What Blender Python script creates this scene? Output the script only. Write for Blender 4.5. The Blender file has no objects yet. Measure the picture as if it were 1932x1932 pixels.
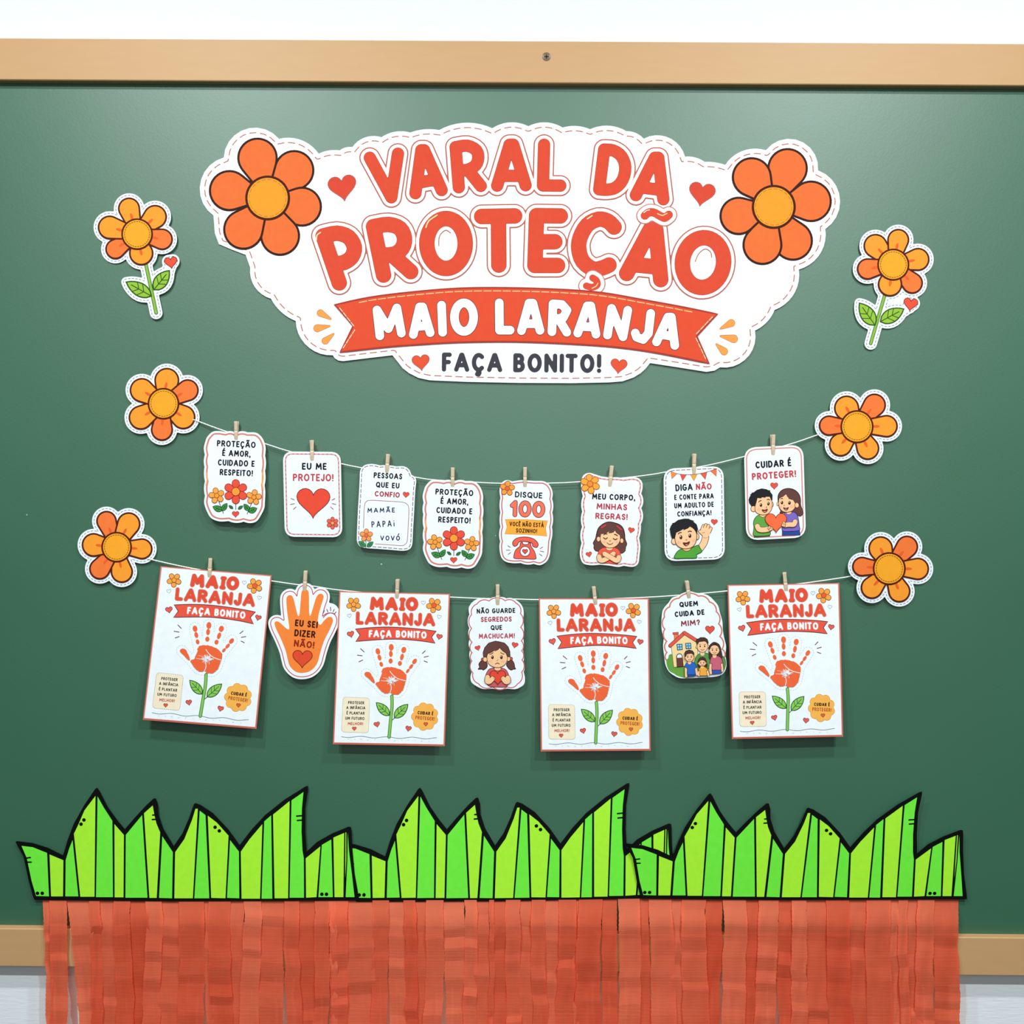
import bpy, math, random
import numpy as np
from mathutils import Vector, Matrix
from mathutils.geometry import tessellate_polygon

random.seed(11)
SC = bpy.context.scene
COL = SC.collection
PI = math.pi

# ------------------------------------------------------------------ camera
DIST, CAMZ = 1.93, 1.45          # the board face is the plane y = 0; one photo pixel is about 1 mm on it
FPX = 1932 * DIST / 1.932
cam_d = bpy.data.cameras.new('camera')
cam = bpy.data.objects.new('camera', cam_d)
COL.objects.link(cam)
cam_d.sensor_width = 36
cam_d.lens = 36 * DIST / 1.932
CROT = Matrix.Rotation(math.radians(0.23), 3, 'Z') @ Matrix.Rotation(math.radians(90), 3, 'X') @ Matrix.Rotation(math.radians(0.43), 3, 'Z')
cam.matrix_world = Matrix.Translation((0, -DIST, CAMZ)) @ CROT.to_4x4()
SC.camera = cam
CPOS = np.array((0, -DIST, CAMZ))
RM = np.array(CROT)

# ------------------------------------------------------------------ world, lamps, exposure
SC.view_settings.view_transform = 'Standard'
SC.view_settings.look = 'None'
SC.view_settings.gamma = 1
SC.view_settings.use_curve_mapping = False
SC.view_settings.exposure = -0.14
w = bpy.data.worlds.new('room_light')
SC.world = w
w.use_nodes = True
w.node_tree.nodes['Background'].inputs[0].default_value = (0.86, 0.95, 1.0, 1)
w.node_tree.nodes['Background'].inputs[1].default_value = 0.09
for lx, ly, en in ((-0.98, -1.35, 38), (1.02, -1.35, 39), (-1.0, -2.4, 70), (1.05, -2.4, 72)):   # four ceiling lamps
    ld = bpy.data.lights.new('ceiling_lamp', 'AREA')
    ld.shape = 'RECTANGLE'; ld.size = 0.11; ld.size_y = 0.11
    ld.energy = en; ld.color = (0.93, 0.98, 1.0)
    lo = bpy.data.objects.new('ceiling_lamp', ld)
    lo.location = (lx, ly, CAMZ + 1.75)
    COL.objects.link(lo)

wd_ = bpy.data.lights.new('added_sheen_light', 'AREA')          # added light behind the camera, gives the board its broad central sheen
wd_.shape = 'RECTANGLE'; wd_.size = 2.3; wd_.size_y = 2.3; wd_.energy = 46; wd_.color = (0.92, 1.0, 0.97)
wo_ = bpy.data.objects.new('added_sheen_light', wd_)
wo_.location = (0.2, -4.2, CAMZ + 0.8); wo_.rotation_euler = (math.radians(90), 0, 0)
COL.objects.link(wo_)

# ------------------------------------------------------------------ materials
KALB = 0.82          # a white print reads about 1.0 in the picture

def lin(c):
    c = c / 255
    return c / 12.92 if c <= 0.04045 else ((c + 0.055) / 1.055) ** 2.4

MATS = {}
def mat(rgb, rough=0.65, spec=0.12, noise=0.03, scale=90):
    """printed or painted surface: plain colour with a faint mottle"""
    key = (rgb, rough, spec)
    if key in MATS: return MATS[key]
    m = bpy.data.materials.new('print_%02x%02x%02x' % rgb)
    m.use_nodes = True
    nt = m.node_tree; b = nt.nodes['Principled BSDF']
    c = [lin(v) * KALB for v in rgb]
    tc = nt.nodes.new('ShaderNodeTexCoord')
    n = nt.nodes.new('ShaderNodeTexNoise'); n.inputs['Scale'].default_value = scale; n.inputs['Detail'].default_value = 3
    nt.links.new(tc.outputs['Object'], n.inputs['Vector'])
    r = nt.nodes.new('ShaderNodeValToRGB')
    r.color_ramp.elements[0].position = 0.3; r.color_ramp.elements[1].position = 0.7
    r.color_ramp.elements[0].color = [v * (1 - noise) for v in c] + [1]
    r.color_ramp.elements[1].color = [min(1, v * (1 + noise)) for v in c] + [1]
    nt.links.new(n.outputs['Fac'], r.inputs['Fac'])
    nt.links.new(r.outputs['Color'], b.inputs['Base Color'])
    b.inputs['Roughness'].default_value = rough
    b.inputs['Specular IOR Level'].default_value = spec
    MATS[key] = m
    return m

WHITE = (244, 251, 254); CREAM = (255, 250, 240)
INK = (14, 18, 28); RED = (188, 62, 74); CORAL = (240, 92, 64); BROWN = (66, 24, 14)
HEART = (238, 84, 66); LINE = (196, 120, 106); ORANGE = (255, 160, 50); DEEP = (250, 124, 58); DISC = (254, 170, 42)
SKIN = (255, 205, 156); HAIR = (104, 66, 60); BLACK = (34, 34, 38); GREEN = (92, 164, 66); LEAF = (146, 200, 70)
GREY = (150, 160, 172)

# ------------------------------------------------------------------ pixel -> place
def ray(p):
    p = np.atleast_2d(np.asarray(p, float))
    v = np.stack(((p[:, 0] - 966) / FPX, (966 - p[:, 1]) / FPX, -np.ones(len(p))), 1)
    return v @ RM.T

def at(px, py, d=0.0):
    """the point d metres in front of the board seen at this photo pixel"""
    r = ray((px, py))[0]
    return CPOS + r * ((DIST - d) / r[1])

def crop(ox, oy, s):
    f = lambda p: np.asarray(p, float) / s + np.array((ox, oy))
    f.s = s
    return f

def affine(src, dst, s=1.0):
    src = np.asarray(src, float); dst = np.asarray(dst, float)
    A = np.hstack((src, np.ones((len(src), 1))))
    X = np.linalg.lstsq(A, dst, rcond=None)[0]
    f = lambda p: np.hstack((np.asarray(p, float), np.ones((len(p), 1)))) @ X
    f.s = s
    return f

def homography(src, dst, s=1.0):
    A = []; B = []
    for (x, y), (u, v) in zip(src, dst):
        A.append([x, y, 1, 0, 0, 0, -u * x, -u * y]); B.append(u)
        A.append([0, 0, 0, x, y, 1, -v * x, -v * y]); B.append(v)
    h = np.append(np.linalg.solve(np.array(A, float), np.array(B, float)), 1).reshape(3, 3)
    def f(p):
        q = np.hstack((np.asarray(p, float), np.ones((len(p), 1)))) @ h.T
        return q[:, :2] / q[:, 2:]
    f.s = s
    return f

# ------------------------------------------------------------------ 2-D shapes
def cr(pts, closed=True, n=6):
    """smooth curve through points"""
    P = [np.array(p, float) for p in pts]; N = len(P); out = []
    for i in range(N if closed else N - 1):
        if closed: a, b, c, d = P[i - 1], P[i], P[(i + 1) % N], P[(i + 2) % N]
        else: a, b, c, d = P[max(i - 1, 0)], P[i], P[i + 1], P[min(i + 2, N - 1)]
        for k in range(n):
            t = k / n
            out.append(0.5 * (2 * b + (c - a) * t + (2 * a - 5 * b + 4 * c - d) * t * t + (3 * b - a - 3 * c + d) * t ** 3))
    if not closed: out.append(P[-1])
    return np.array(out)

def scallop(pts, n=6):
    """smooth lobes meeting in sharp notches: the inward points of the outline stay corners"""
    P = [np.array(p, float) for p in pts]; N = len(P); sg = np.sign(area2(np.array(P)))
    cusp = []
    for i in range(N):
        u = P[i] - P[i - 1]; v = P[(i + 1) % N] - P[i]
        if (u[0] * v[1] - u[1] * v[0]) * sg < -.12 * np.hypot(*u) * np.hypot(*v): cusp.append(i)
    if len(cusp) < 2: return cr(pts, True, n)
    out = []
    for a, b in zip(cusp, cusp[1:] + [cusp[0] + N]):
        seg = [P[k % N] for k in range(a, b + 1)]
        if len(seg) == 2: out.append(np.array(seg[:1]))
        elif len(seg) == 3: out.append(arc3(*seg, n=2 * n))
        else: out.append(cr(seg, False, n)[:-1])
    return np.vstack(out)

def lobes(c, bulge=.24, closed=True, n=8):
    """scalloped line: arcs bulging outwards between cusp points"""
    P = [np.array(p, float) for p in c]; N = len(P); sg = np.sign(area2(np.array(P))); out = []
    for i in range(N if closed else N - 1):
        a, b = P[i], P[(i + 1) % N]; d = b - a
        out.append(arc3(a, (a + b) / 2 + np.array((d[1], -d[0])) * sg * bulge, b, n))
    if not closed: out.append(P[-1][None])
    return np.vstack(out)

def ell(cx, cy, rx, ry=None, rot=0, n=28):
    ry = rx if ry is None else ry
    a = np.linspace(0, 2 * PI, n, endpoint=False); r = math.radians(rot)
    x, y = rx * np.cos(a), ry * np.sin(a)
    return np.stack((cx + x * math.cos(r) - y * math.sin(r), cy + x * math.sin(r) + y * math.cos(r)), 1)

def heart(cx, cy, wd, rot=0, n=36):
    a = np.linspace(0, 2 * PI, n, endpoint=False); r = math.radians(rot)
    x = 16 * np.sin(a) ** 3
    y = -(13 * np.cos(a) - 5 * np.cos(2 * a) - 2 * np.cos(3 * a) - np.cos(4 * a)) - 2.5
    x, y = x * wd / 32, y * wd / 32
    return np.stack((cx + x * math.cos(r) - y * math.sin(r), cy + x * math.sin(r) + y * math.cos(r)), 1)

def tcap(c1, r1, c2, r2, n=12):
    """hull of two circles: a petal"""
    c1 = np.array(c1, float); c2 = np.array(c2, float); d = c2 - c1; L = np.hypot(*d)
    th = math.atan2(d[1], d[0]); k = math.acos(max(-1, min(1, (r1 - r2) / L)))
    a = np.linspace(th - k, th + k, n); b = np.linspace(th + k, th - k + 2 * PI, n)
    return np.vstack((np.stack((c2[0] + r2 * np.cos(a), c2[1] + r2 * np.sin(a)), 1), np.stack((c1[0] + r1 * np.cos(b), c1[1] + r1 * np.sin(b)), 1)))

def leaf(base, tip, hw, n=9):
    b = np.array(base, float); t = np.array(tip, float); d = t - b; L = np.hypot(*d); u = d / L; v = np.array((-u[1], u[0]))
    s = np.linspace(0, 1, n); prof = hw * np.sin(PI * s ** 0.85) ** 0.8
    return np.vstack([[b + u * L * a + v * q for a, q in zip(s, prof)], [b + u * L * a - v * q for a, q in zip(s[::-1][1:-1], prof[::-1][1:-1])]])

def roundquad(q, r, n=6):
    q = [np.array(p, float) for p in q]; out = []
    for i in range(4):
        a, b, c = q[i - 1], q[i], q[(i + 1) % 4]
        u = (a - b) / np.hypot(*(a - b)); v = (c - b) / np.hypot(*(c - b))
        p0, p2 = b + u * r, b + v * r
        for t in np.linspace(0, 1, n):
            m = b + (u + v) * r * 0.06
            out.append((1 - t) ** 2 * p0 + 2 * t * (1 - t) * m + t * t * p2)
    return np.array(out)

def arc3(a, m, b, n=9):
    """circular arc a -> m -> b, end point left out"""
    a, m, b = [np.array(p, float) for p in (a, m, b)]
    A = np.array([2 * (m - a), 2 * (b - a)]); B = np.array([m @ m - a @ a, b @ b - a @ a])
    if abs(np.linalg.det(A)) < 1e-3: return np.array([a + (b - a) * t for t in np.linspace(0, 1, n, endpoint=False)])
    c = np.linalg.solve(A, B); r = np.hypot(*(a - c))
    t0, tm, t1 = [math.atan2(*(p - c)[::-1]) for p in (a, m, b)]
    if ((tm - t0) % (2 * PI)) < ((t1 - t0) % (2 * PI)): ts = np.linspace(t0, t0 + (t1 - t0) % (2 * PI), n, endpoint=False)
    else: ts = np.linspace(t0, t0 - (t0 - t1) % (2 * PI), n, endpoint=False)
    return np.stack((c[0] + r * np.cos(ts), c[1] + r * np.sin(ts)), 1)

def area2(p):
    x, y = p[:, 0], p[:, 1]
    return 0.5 * np.sum(x * np.roll(y, -1) - np.roll(x, -1) * y)

def inset(p, d):
    """move a closed outline inwards by d"""
    p = np.asarray(p, float)
    if area2(p) < 0: p = p[::-1]
    e = np.roll(p, -1, 0) - p; e /= np.maximum(np.hypot(e[:, 0], e[:, 1]), 1e-9)[:, None]
    nrm = np.stack((-e[:, 1], e[:, 0]), 1)
    v = nrm + np.roll(nrm, 1, 0); v /= np.maximum((v * v).sum(1) / 2, 0.5)[:, None]
    return p + v * d

def sdist(P, poly):
    a = poly; b = np.roll(poly, -1, 0); d = b - a
    pa = P[:, None] - a[None]; h = np.clip((pa * d).sum(2) / np.maximum((d * d).sum(1), 1e-12), 0, 1)
    dist = np.sqrt(((pa - d[None] * h[..., None]) ** 2).sum(2).min(1))
    c = (a[None, :, 1] > P[:, None, 1]) != (b[None, :, 1] > P[:, None, 1])
    with np.errstate(divide='ignore', invalid='ignore'):
        xi = a[None, :, 0] + (P[:, None, 1] - a[None, :, 1]) * d[None, :, 0] / d[None, :, 1]
    ins = (c & (P[:, None, 0] < xi)).sum(1) % 2 == 1
    return np.where(ins, -dist, dist)

def union(shapes, off, step, smooth=2):
    """outline of the union of closed shapes grown by off (marching squares)"""
    allp = np.vstack(shapes); lo = allp.min(0) - off - 3 * step; hi = allp.max(0) + off + 3 * step
    xs = np.arange(lo[0], hi[0], step); ys = np.arange(lo[1], hi[1], step)
    G = np.stack(np.meshgrid(xs, ys), 2).reshape(-1, 2)
    D = np.full(len(G), 1e9)
    for s in shapes:
        m = np.all((G > s.min(0) - off - 4 * step) & (G < s.max(0) + off + 4 * step), 1)
        idx = np.where(m)[0]
        for k in range(0, len(idx), 4000):
            q = idx[k:k + 4000]; D[q] = np.minimum(D[q], sdist(G[q], s))
    V = np.minimum(D, 50 * step + off).reshape(len(ys), len(xs)) - off + 1e-7
    L = max(contour(V, xs, ys), key=lambda q: abs(area2(q)))
    for _ in range(smooth): L = (np.roll(L, 1, 0) + 2 * L + np.roll(L, -1, 0)) / 4
    return L[::2]

def contour(V, xs, ys):
    """closed zero lines of a sampled field"""
    nxt = {}
    def pt(e):
        (i, j), (k, l) = e; a, b = V[i, j], V[k, l]; t = a / (a - b)
        return (xs[j] + (xs[l] - xs[j]) * t, ys[i] + (ys[k] - ys[i]) * t)
    neg = V < 0
    mix = neg[:-1, :-1].astype(int) + neg[:-1, 1:] + neg[1:, :-1] + neg[1:, 1:]
    for i, j in zip(*np.where((mix > 0) & (mix < 4))):
        c = [(i, j), (i, j + 1), (i + 1, j + 1), (i + 1, j)]
        ent = []; ext = []
        for k in range(4):
            a, b = c[k], c[(k + 1) % 4]
            if neg[a] != neg[b]: (ext if neg[a] else ent).append((min(a, b), max(a, b)))
        for a, b in zip(ext, ent): nxt[a] = b
    loops = []
    while nxt:
        s, e = nxt.popitem(); L = [s]
        while e in nxt: L.append(e); e = nxt.pop(e)
        if len(L) > 3: loops.append(np.array([pt(q) for q in L]))
    return loops

def stroke_loops(strokes, step):
    """outlines (and holes) of a set of round-ended strokes [(points, width, closed)]"""
    allp = np.vstack([s[0] for s in strokes]); wm = max(s[1] for s in strokes) / 2
    lo = allp.min(0) - wm - 2 * step; hi = allp.max(0) + wm + 3 * step
    xs = np.arange(lo[0], hi[0], step); ys = np.arange(lo[1], hi[1], step)
    G = np.stack(np.meshgrid(xs, ys), 2).reshape(-1, 2)
    D = np.full(len(G), 50.0 * step + wm)
    for p, wd, cl in strokes:
        p = np.asarray(p, float); n = len(p)
        for i in range(n if cl else n - 1):
            a, b = p[i], p[(i + 1) % n]; r = wd / 2 + 3 * step
            l2 = np.minimum(a, b) - r; h2 = np.maximum(a, b) + r
            ix = np.where((G[:, 0] > l2[0]) & (G[:, 0] < h2[0]) & (G[:, 1] > l2[1]) & (G[:, 1] < h2[1]))[0]
            q = G[ix] - a; d = b - a
            h = np.clip((q @ d) / max(d @ d, 1e-12), 0, 1)
            D[ix] = np.minimum(D[ix], np.sqrt(((q - h[:, None] * d) ** 2).sum(1)) - wd / 2)
    return contour(D.reshape(len(ys), len(xs)) + 1e-7, xs, ys)

# ------------------------------------------------------------------ stroke lettering
def _arc(cx, cy, rx, ry, a0, a1, n=9):
    return [(cx + rx * math.cos(math.radians(a0 + (a1 - a0) * i / n)), cy + ry * math.sin(math.radians(a0 + (a1 - a0) * i / n))) for i in range(n + 1)]
_S = [tuple(p) for p in cr([(.95, .84), (.72, .98), (.4, 1), (.1, .86), (.12, .64), (.5, .52), (.88, .38), (.93, .14), (.62, 0), (.28, .01), (.03, .17)], False, 3)]
_Cc = _arc(.56, .5, .56, .5, 48, 312, 14)
_O = _arc(.5, .5, .5, .5, 90, 450, 20)
_R = [(0, 0), (0, 1), (.5, 1)] + _arc(.5, .74, .46, .26, 90, -90, 7) + [(0, .48)]
GL = {
 'A': (.80, [[(0, 0), (.46, 1), (.54, 1), (1, 0)], [(.17, .3), (.83, .3)]]),
 'B': (.62, [[(0, .53), (.5, .53)] + _arc(.5, .765, .4, .235, -90, 90, 7) + [(0, 1), (0, 0), (.52, 0)] + _arc(.52, .265, .48, .265, -90, 90, 7)]),
 'C': (.68, [_Cc]), 'D': (.68, [[(0, 0), (0, 1), (.35, 1)] + _arc(.35, .5, .65, .5, 90, -90, 10) + [(0, 0)]]),
 'E': (.54, [[(1, 1), (0, 1), (0, 0), (1, 0)], [(0, .51), (.85, .51)]]), 'F': (.52, [[(1, 1), (0, 1), (0, 0)], [(0, .5), (.85, .5)]]),
 'G': (.72, [_arc(.53, .5, .53, .5, 50, 350, 16) + [(1, .45), (.58, .45)]]), 'H': (.68, [[(0, 0), (0, 1)], [(1, 0), (1, 1)], [(0, .5), (1, .5)]]),
 'I': (.18, [[(.5, 0), (.5, 1)]]), 'J': (.5, [[(1, 1), (1, .3)] + _arc(.5, .3, .5, .3, 0, -165, 8)]), 'L': (.5, [[(0, 1), (0, 0), (1, 0)]]),
 'M': (.86, [[(0, 0), (.1, 1), (.5, .3), (.9, 1), (1, 0)]]), 'N': (.68, [[(0, 0), (0, 1), (1, 0), (1, 1)]]), 'O': (.76, [_O]),
 'P': (.60, [_R]), 'Q': (.78, [_O, [(.62, .22), (.98, -.08)]]), 'R': (.64, [_R, [(.45, .48), (1, 0)]]), 'S': (.58, [_S]), 'T': (.64, [[(0, 1), (1, 1)], [(.5, 1), (.5, 0)]]),
 'U': (.66, [[(0, 1), (0, .36)] + _arc(.5, .36, .5, .36, 180, 360, 9) + [(1, 1)]]), 'V': (.76, [[(0, 1), (.5, 0), (1, 1)]]), 'Z': (.62, [[(0, 1), (1, 1), (0, 0), (1, 0)]]),
 '!': (.18, [[(.5, 1), (.5, .36)], [(.5, .02), (.5, .01)]]), ',': (.18, [[(.6, .06), (.3, -.18)]]),
 '?': (.5, [_arc(.5, .72, .48, .28, 165, -40, 9) + [(.5, .36), (.5, .3)], [(.5, .02), (.5, .01)]]),
 '1': (.42, [[(0, .74), (.85, 1), (.85, 0)]]), '0': (.72, [_O]),
 'i': (.18, [[(.5, 0), (.5, .6)], [(.5, .98), (.5, .97)]]), ' ': (.32, []),
 'Ì': (.42, [[(.5, 0), (.5, 1)], [(0, 1), (1, 1)], [(0, 0), (1, 0)]]),
}
_ac = {'Ã': ('A', [[(.18, 1.24), (.36, 1.33), (.62, 1.24), (.82, 1.33)]]), 'Ç': ('C', [[(.55, -.02), (.5, -.14), (.66, -.2), (.56, -.32), (.38, -.3)]]),
       'É': ('E', [[(.42, 1.24), (.72, 1.42)]]), 'Ê': ('E', [[(.15, 1.22), (.5, 1.38), (.85, 1.22)]]), 'Á': ('A', [[(.42, 1.24), (.62, 1.42)]]),
       'Â': ('A', [[(.28, 1.2), (.5, 1.36), (.72, 1.2)]]), 'Ó': ('O', [[(.52, 1.28), (.8, 1.62)]])}
for k, (b, x) in _ac.items(): GL[k] = (GL[b][0], GL[b][1] + x)

# ------------------------------------------------------------------ things
LS = 0.00006
class Thing:
    def __init__(s, name, label, cat, base, group=None, anchors=None, d=0.002):
        s.name, s.label, s.cat, s.group = name, label, cat, group
        if anchors is None: anchors = [(900, 900, d), (1000, 900, d), (900, 1000, d)]
        P = [at(*a) for a in anchors]
        n = np.cross(P[1] - P[0], P[2] - P[0]); n /= np.linalg.norm(n)
        s.n = n if n[1] < 0 else -n
        s.P0 = P[0]; s.parts = {}; s.xf = None; s.z = 1; s.cur = 'paper'; s.lab = {}
        s.org = s.place([base], 0)[0]
    def place(s, pts, off):
        r = ray(pts); t = ((s.P0 + s.n * off - CPOS) @ s.n) / (r @ s.n)
        return CPOS + r * t[:, None]
    def part(s, path, z=None, label=None):
        s.cur = path
        if z is not None: s.z = z
        if label: s.lab[path] = label
        return s
    def _add(s, pts, faces, m, off):
        pts = np.asarray(pts, float)
        if s.xf is not None: pts = s.xf(pts)
        q = s.parts.setdefault(s.cur, {'v': [], 'f': [], 'm': []})
        b = len(q['v']); q['v'].extend(map(tuple, s.place(pts, off) - s.org))
        for f in faces: q['f'].append([i + b for i in f]); q['m'].append(m)
    def fill(s, pts, m):
        pts = np.asarray(pts, float)
        f = tessellate_polygon([[Vector((x, y, 0)) for x, y in pts]])
        s._add(pts, f, m, s.z * LS); s.z += 1
    def sheet(s, pts, m, thick=0.0004, off=0.0):
        pts = np.asarray(pts, float); N = len(pts)
        f = [tuple(t) for t in tessellate_polygon([[Vector((x, y, 0)) for x, y in pts]])]
        q = s.parts.setdefault(s.cur, {'v': [], 'f': [], 'm': []}); b = len(q['v'])
        s._add(pts, f, m, off); s._add(pts, f, m, off - thick)
        for i in range(N):
            j = (i + 1) % N
            q['f'].append([b + i, b + j, b + N + j, b + N + i]); q['m'].append(m)
    def loops(s, L, m):
        """fill outlines with their holes"""
        if not L: return
        sg = np.sign(area2(max(L, key=lambda q: abs(area2(q)))))
        outs = [l for l in L if np.sign(area2(l)) == sg]; hol = [l for l in L if np.sign(area2(l)) != sg]
        for o in outs:
            hs = [h for h in hol if sdist(h[:1], o)[0] < 0]
            P = np.vstack([o] + hs)
            f = tessellate_polygon([[Vector((x, y, 0)) for x, y in l] for l in [o] + hs])
            s._add(P, f, m, s.z * LS)
    def stroke(s, pts, wd, m, closed=False, bump=True):
        pts = np.asarray(pts, float)
        keep = [0] + [i for i in range(1, len(pts)) if np.hypot(*(pts[i] - pts[i - 1])) > 1e-4 * wd]
        pts = pts[keep]; N = len(pts)
        sc = s.xf.s if s.xf is not None else 1.0
        k = 5 if wd / sc < 4 else (9 if wd / sc < 12 else 14)
        if N == 1: s._add(ell(*pts[0], wd / 2, n=2 * k), [tuple(range(2 * k))], m, s.z * LS)
        elif N == 2:
            V = tcap(pts[0], wd / 2, pts[1], wd / 2, k); s._add(V, [tuple(range(len(V)))], m, s.z * LS)
        else:
            e = np.diff(np.vstack((pts, pts[:1])) if closed else pts, axis=0); l = np.hypot(e[:, 0], e[:, 1]); d = e / l[:, None]
            dn = d if closed else d[1:]; dp = np.roll(d, 1, 0) if closed else d[:-1]
            ang = np.arccos(np.clip((dn * dp).sum(1), -1, 1)); lm = (l + np.roll(l, 1)) / 2 if closed else (l[1:] + l[:-1]) / 2
            size = (pts.max(0) - pts.min(0)).max()
            if (lm / np.maximum(ang, 1e-6)).min() > .55 * wd or wd < .09 * size:
                nn = np.stack((-d[:, 1], d[:, 0]), 1)
                if closed: a, b = np.roll(nn, 1, 0), nn
                else: a, b = np.vstack((nn[:1], nn)), np.vstack((nn, nn[-1:]))
                mt = a + b; mt /= np.maximum((mt * mt).sum(1) / 2, .7)[:, None]
                V = np.vstack((pts + mt * wd / 2, pts - mt * wd / 2)); M_ = N if closed else N - 1
                Fc = [(i, (i + 1) % N, N + (i + 1) % N, N + i) for i in range(M_)]
                if not closed:
                    for p, t0, sg in ((pts[0], d[0], -1), (pts[-1], d[-1], 1)):
                        a0 = math.atan2(t0[1] * sg, t0[0] * sg); aa = np.linspace(a0 - PI / 2, a0 + PI / 2, k + 2)
                        q = len(V); V = np.vstack((V, np.stack((p[0] + wd / 2 * np.cos(aa), p[1] + wd / 2 * np.sin(aa)), 1))); Fc.append(tuple(range(q, q + k + 2)))
                s._add(V, Fc, m, s.z * LS)
            else:
                s.loops(stroke_loops([(pts, wd, closed)], max(wd / 7, .3 * sc)), m)
        if bump: s.z += 1
    def multi(s, strokes, m, step=None, solid=False):
        """several strokes merged into one printed shape"""
        sc = s.xf.s if s.xf is not None else 1.0
        L = stroke_loops(strokes, step or max(min(w_ for _, w_, _ in strokes) / 6, .28 * sc))
        if solid and L:
            sg = np.sign(area2(max(L, key=lambda q: abs(area2(q))))); L = [l for l in L if np.sign(area2(l)) == sg]
        s.loops(L, m); s.z += 1
    def dash(s, pts, on, off, wd, m, closed=True):
        pts = np.asarray(pts, float)
        if closed: pts = np.vstack((pts, pts[:1]))
        seg = np.hypot(*(pts[1:] - pts[:-1]).T); cum = np.concatenate(([0], np.cumsum(seg))); L = cum[-1]
        n = max(1, round(L / (on + off))); per = L / n
        for k in range(n):
            ts = np.linspace(k * per, k * per + per * on / (on + off), 4)
            s.stroke(np.stack((np.interp(ts, cum, pts[:, 0]), np.interp(ts, cum, pts[:, 1])), 1), wd, m, bump=False)
        s.z += 1
    def shape(s, pts, m, lm, lw):
        s.fill(pts, m); s.stroke(pts, lw, lm, closed=True)
    def text(s, t, p0, p1, h, st, m, passes=(), gap=.13, bow=0, letters=None):
        """lettering whose baseline runs from p0 to p1; passes = wider outlines laid underneath"""
        p0 = np.array(p0, float); p1 = np.array(p1, float); d = p1 - p0; L = np.hypot(*d); u = d / L; up = np.array((u[1], -u[0]))
        tot = sum(GL[c][0] for c in t) + gap * (len(t) - 1)
        sx = L / (tot * h); x = 0; G = []
        for c in t:
            W = GL[c][0] * h * sx; H = h; g = []
            for pl in GL[c][1]:
                q = np.array(pl, float); X = x + st / 2 + q[:, 0] * max(W - st, 0.001)
                Y = st / 2 + q[:, 1] * (H - st)
                if bow:
                    a = X / L; Y = Y + bow * 4 * a * (1 - a)
                g.append(p0 + X[:, None] * u + Y[:, None] * up)
            if g: G.append(g)
            x += W + gap * h * sx
        for wd, mm in list(passes) + [(st, m)]:
            z0 = s.z
            for i, g in enumerate(G):
                s.z = z0 + .4 * (i % 2) * (wd > st); s.multi([(q, wd, False) for q in g], mm, st / 5.5)
            s.z = z0 + 1
    def done(s):
        root = bpy.data.objects.new(s.name, None); COL.objects.link(root)
        root.empty_display_size = 0.02
        root.location = s.org
        root['label'] = s.label; root['category'] = s.cat; root['kind'] = 'thing'
        if s.group: root['group'] = s.group
        made = {}
        for path in sorted(s.parts, key=lambda k: k.count('/')):
            q = s.parts[path]; par, _, leafn = path.rpartition('/')
            nm = leafn.split('#')[0]
            me = bpy.data.meshes.new(nm); me.from_pydata(q['v'], [], q['f'])
            ms = []
            for mm in q['m']:
                if mm not in ms: ms.append(mm)
            for mm in ms: me.materials.append(mm)
            me.polygons.foreach_set('material_index', [ms.index(mm) for mm in q['m']])
            me.update()
            o = bpy.data.objects.new(nm, me); COL.objects.link(o)
            o.parent = made[par] if par else root
            if path in s.lab: o['label'] = s.lab[path]
            made[path] = o
        s.root = root
        return root

def mesh_obj(name, verts, faces, m, parent=None, smooth=False):
    me = bpy.data.meshes.new(name); me.from_pydata([tuple(v) for v in verts], [], faces)
    me.materials.append(m)
    if smooth: me.polygons.foreach_set('use_smooth', [True] * len(me.polygons))
    me.update()
    o = bpy.data.objects.new(name, me); COL.objects.link(o)
    if parent: o.parent = parent
    return o

def box(x0, x1, y0, y1, z0, z1, bev=0):
    v = [(x, y, z) for x in (x0, x1) for y in (y0, y1) for z in (z0, z1)]
    return v, [(0, 1, 3, 2), (4, 6, 7, 5), (0, 4, 5, 1), (2, 3, 7, 6), (0, 2, 6, 4), (1, 5, 7, 3)]

def tube(path, r, k=8):
    path = [np.array(p, float) for p in path]; V = []; Fc = []
    for i, p in enumerate(path):
        t = path[min(i + 1, len(path) - 1)] - path[max(i - 1, 0)]; t /= np.linalg.norm(t)
        a = np.cross(t, (0, 1, 0.013)); a /= np.linalg.norm(a); b = np.cross(t, a)
        V += [p + r * (math.cos(2 * PI * j / k) * a + math.sin(2 * PI * j / k) * b) for j in range(k)]
    for i in range(len(path) - 1):
        for j in range(k):
            Fc.append((i * k + j, i * k + (j + 1) % k, (i + 1) * k + (j + 1) % k, (i + 1) * k + j))
    Fc.append(tuple(range(k - 1, -1, -1))); Fc.append(tuple(range((len(path) - 1) * k, len(path) * k)))
    return V, Fc

def nodes_mat(name):
    m = bpy.data.materials.new(name); m.use_nodes = True
    nt = m.node_tree
    def N(t, **kw):
        n = nt.nodes.new(t)
        for k, v in kw.items(): n.inputs[k.replace('_', ' ')].default_value = v
        return n
    return m, nt, nt.nodes['Principled BSDF'], N

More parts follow.
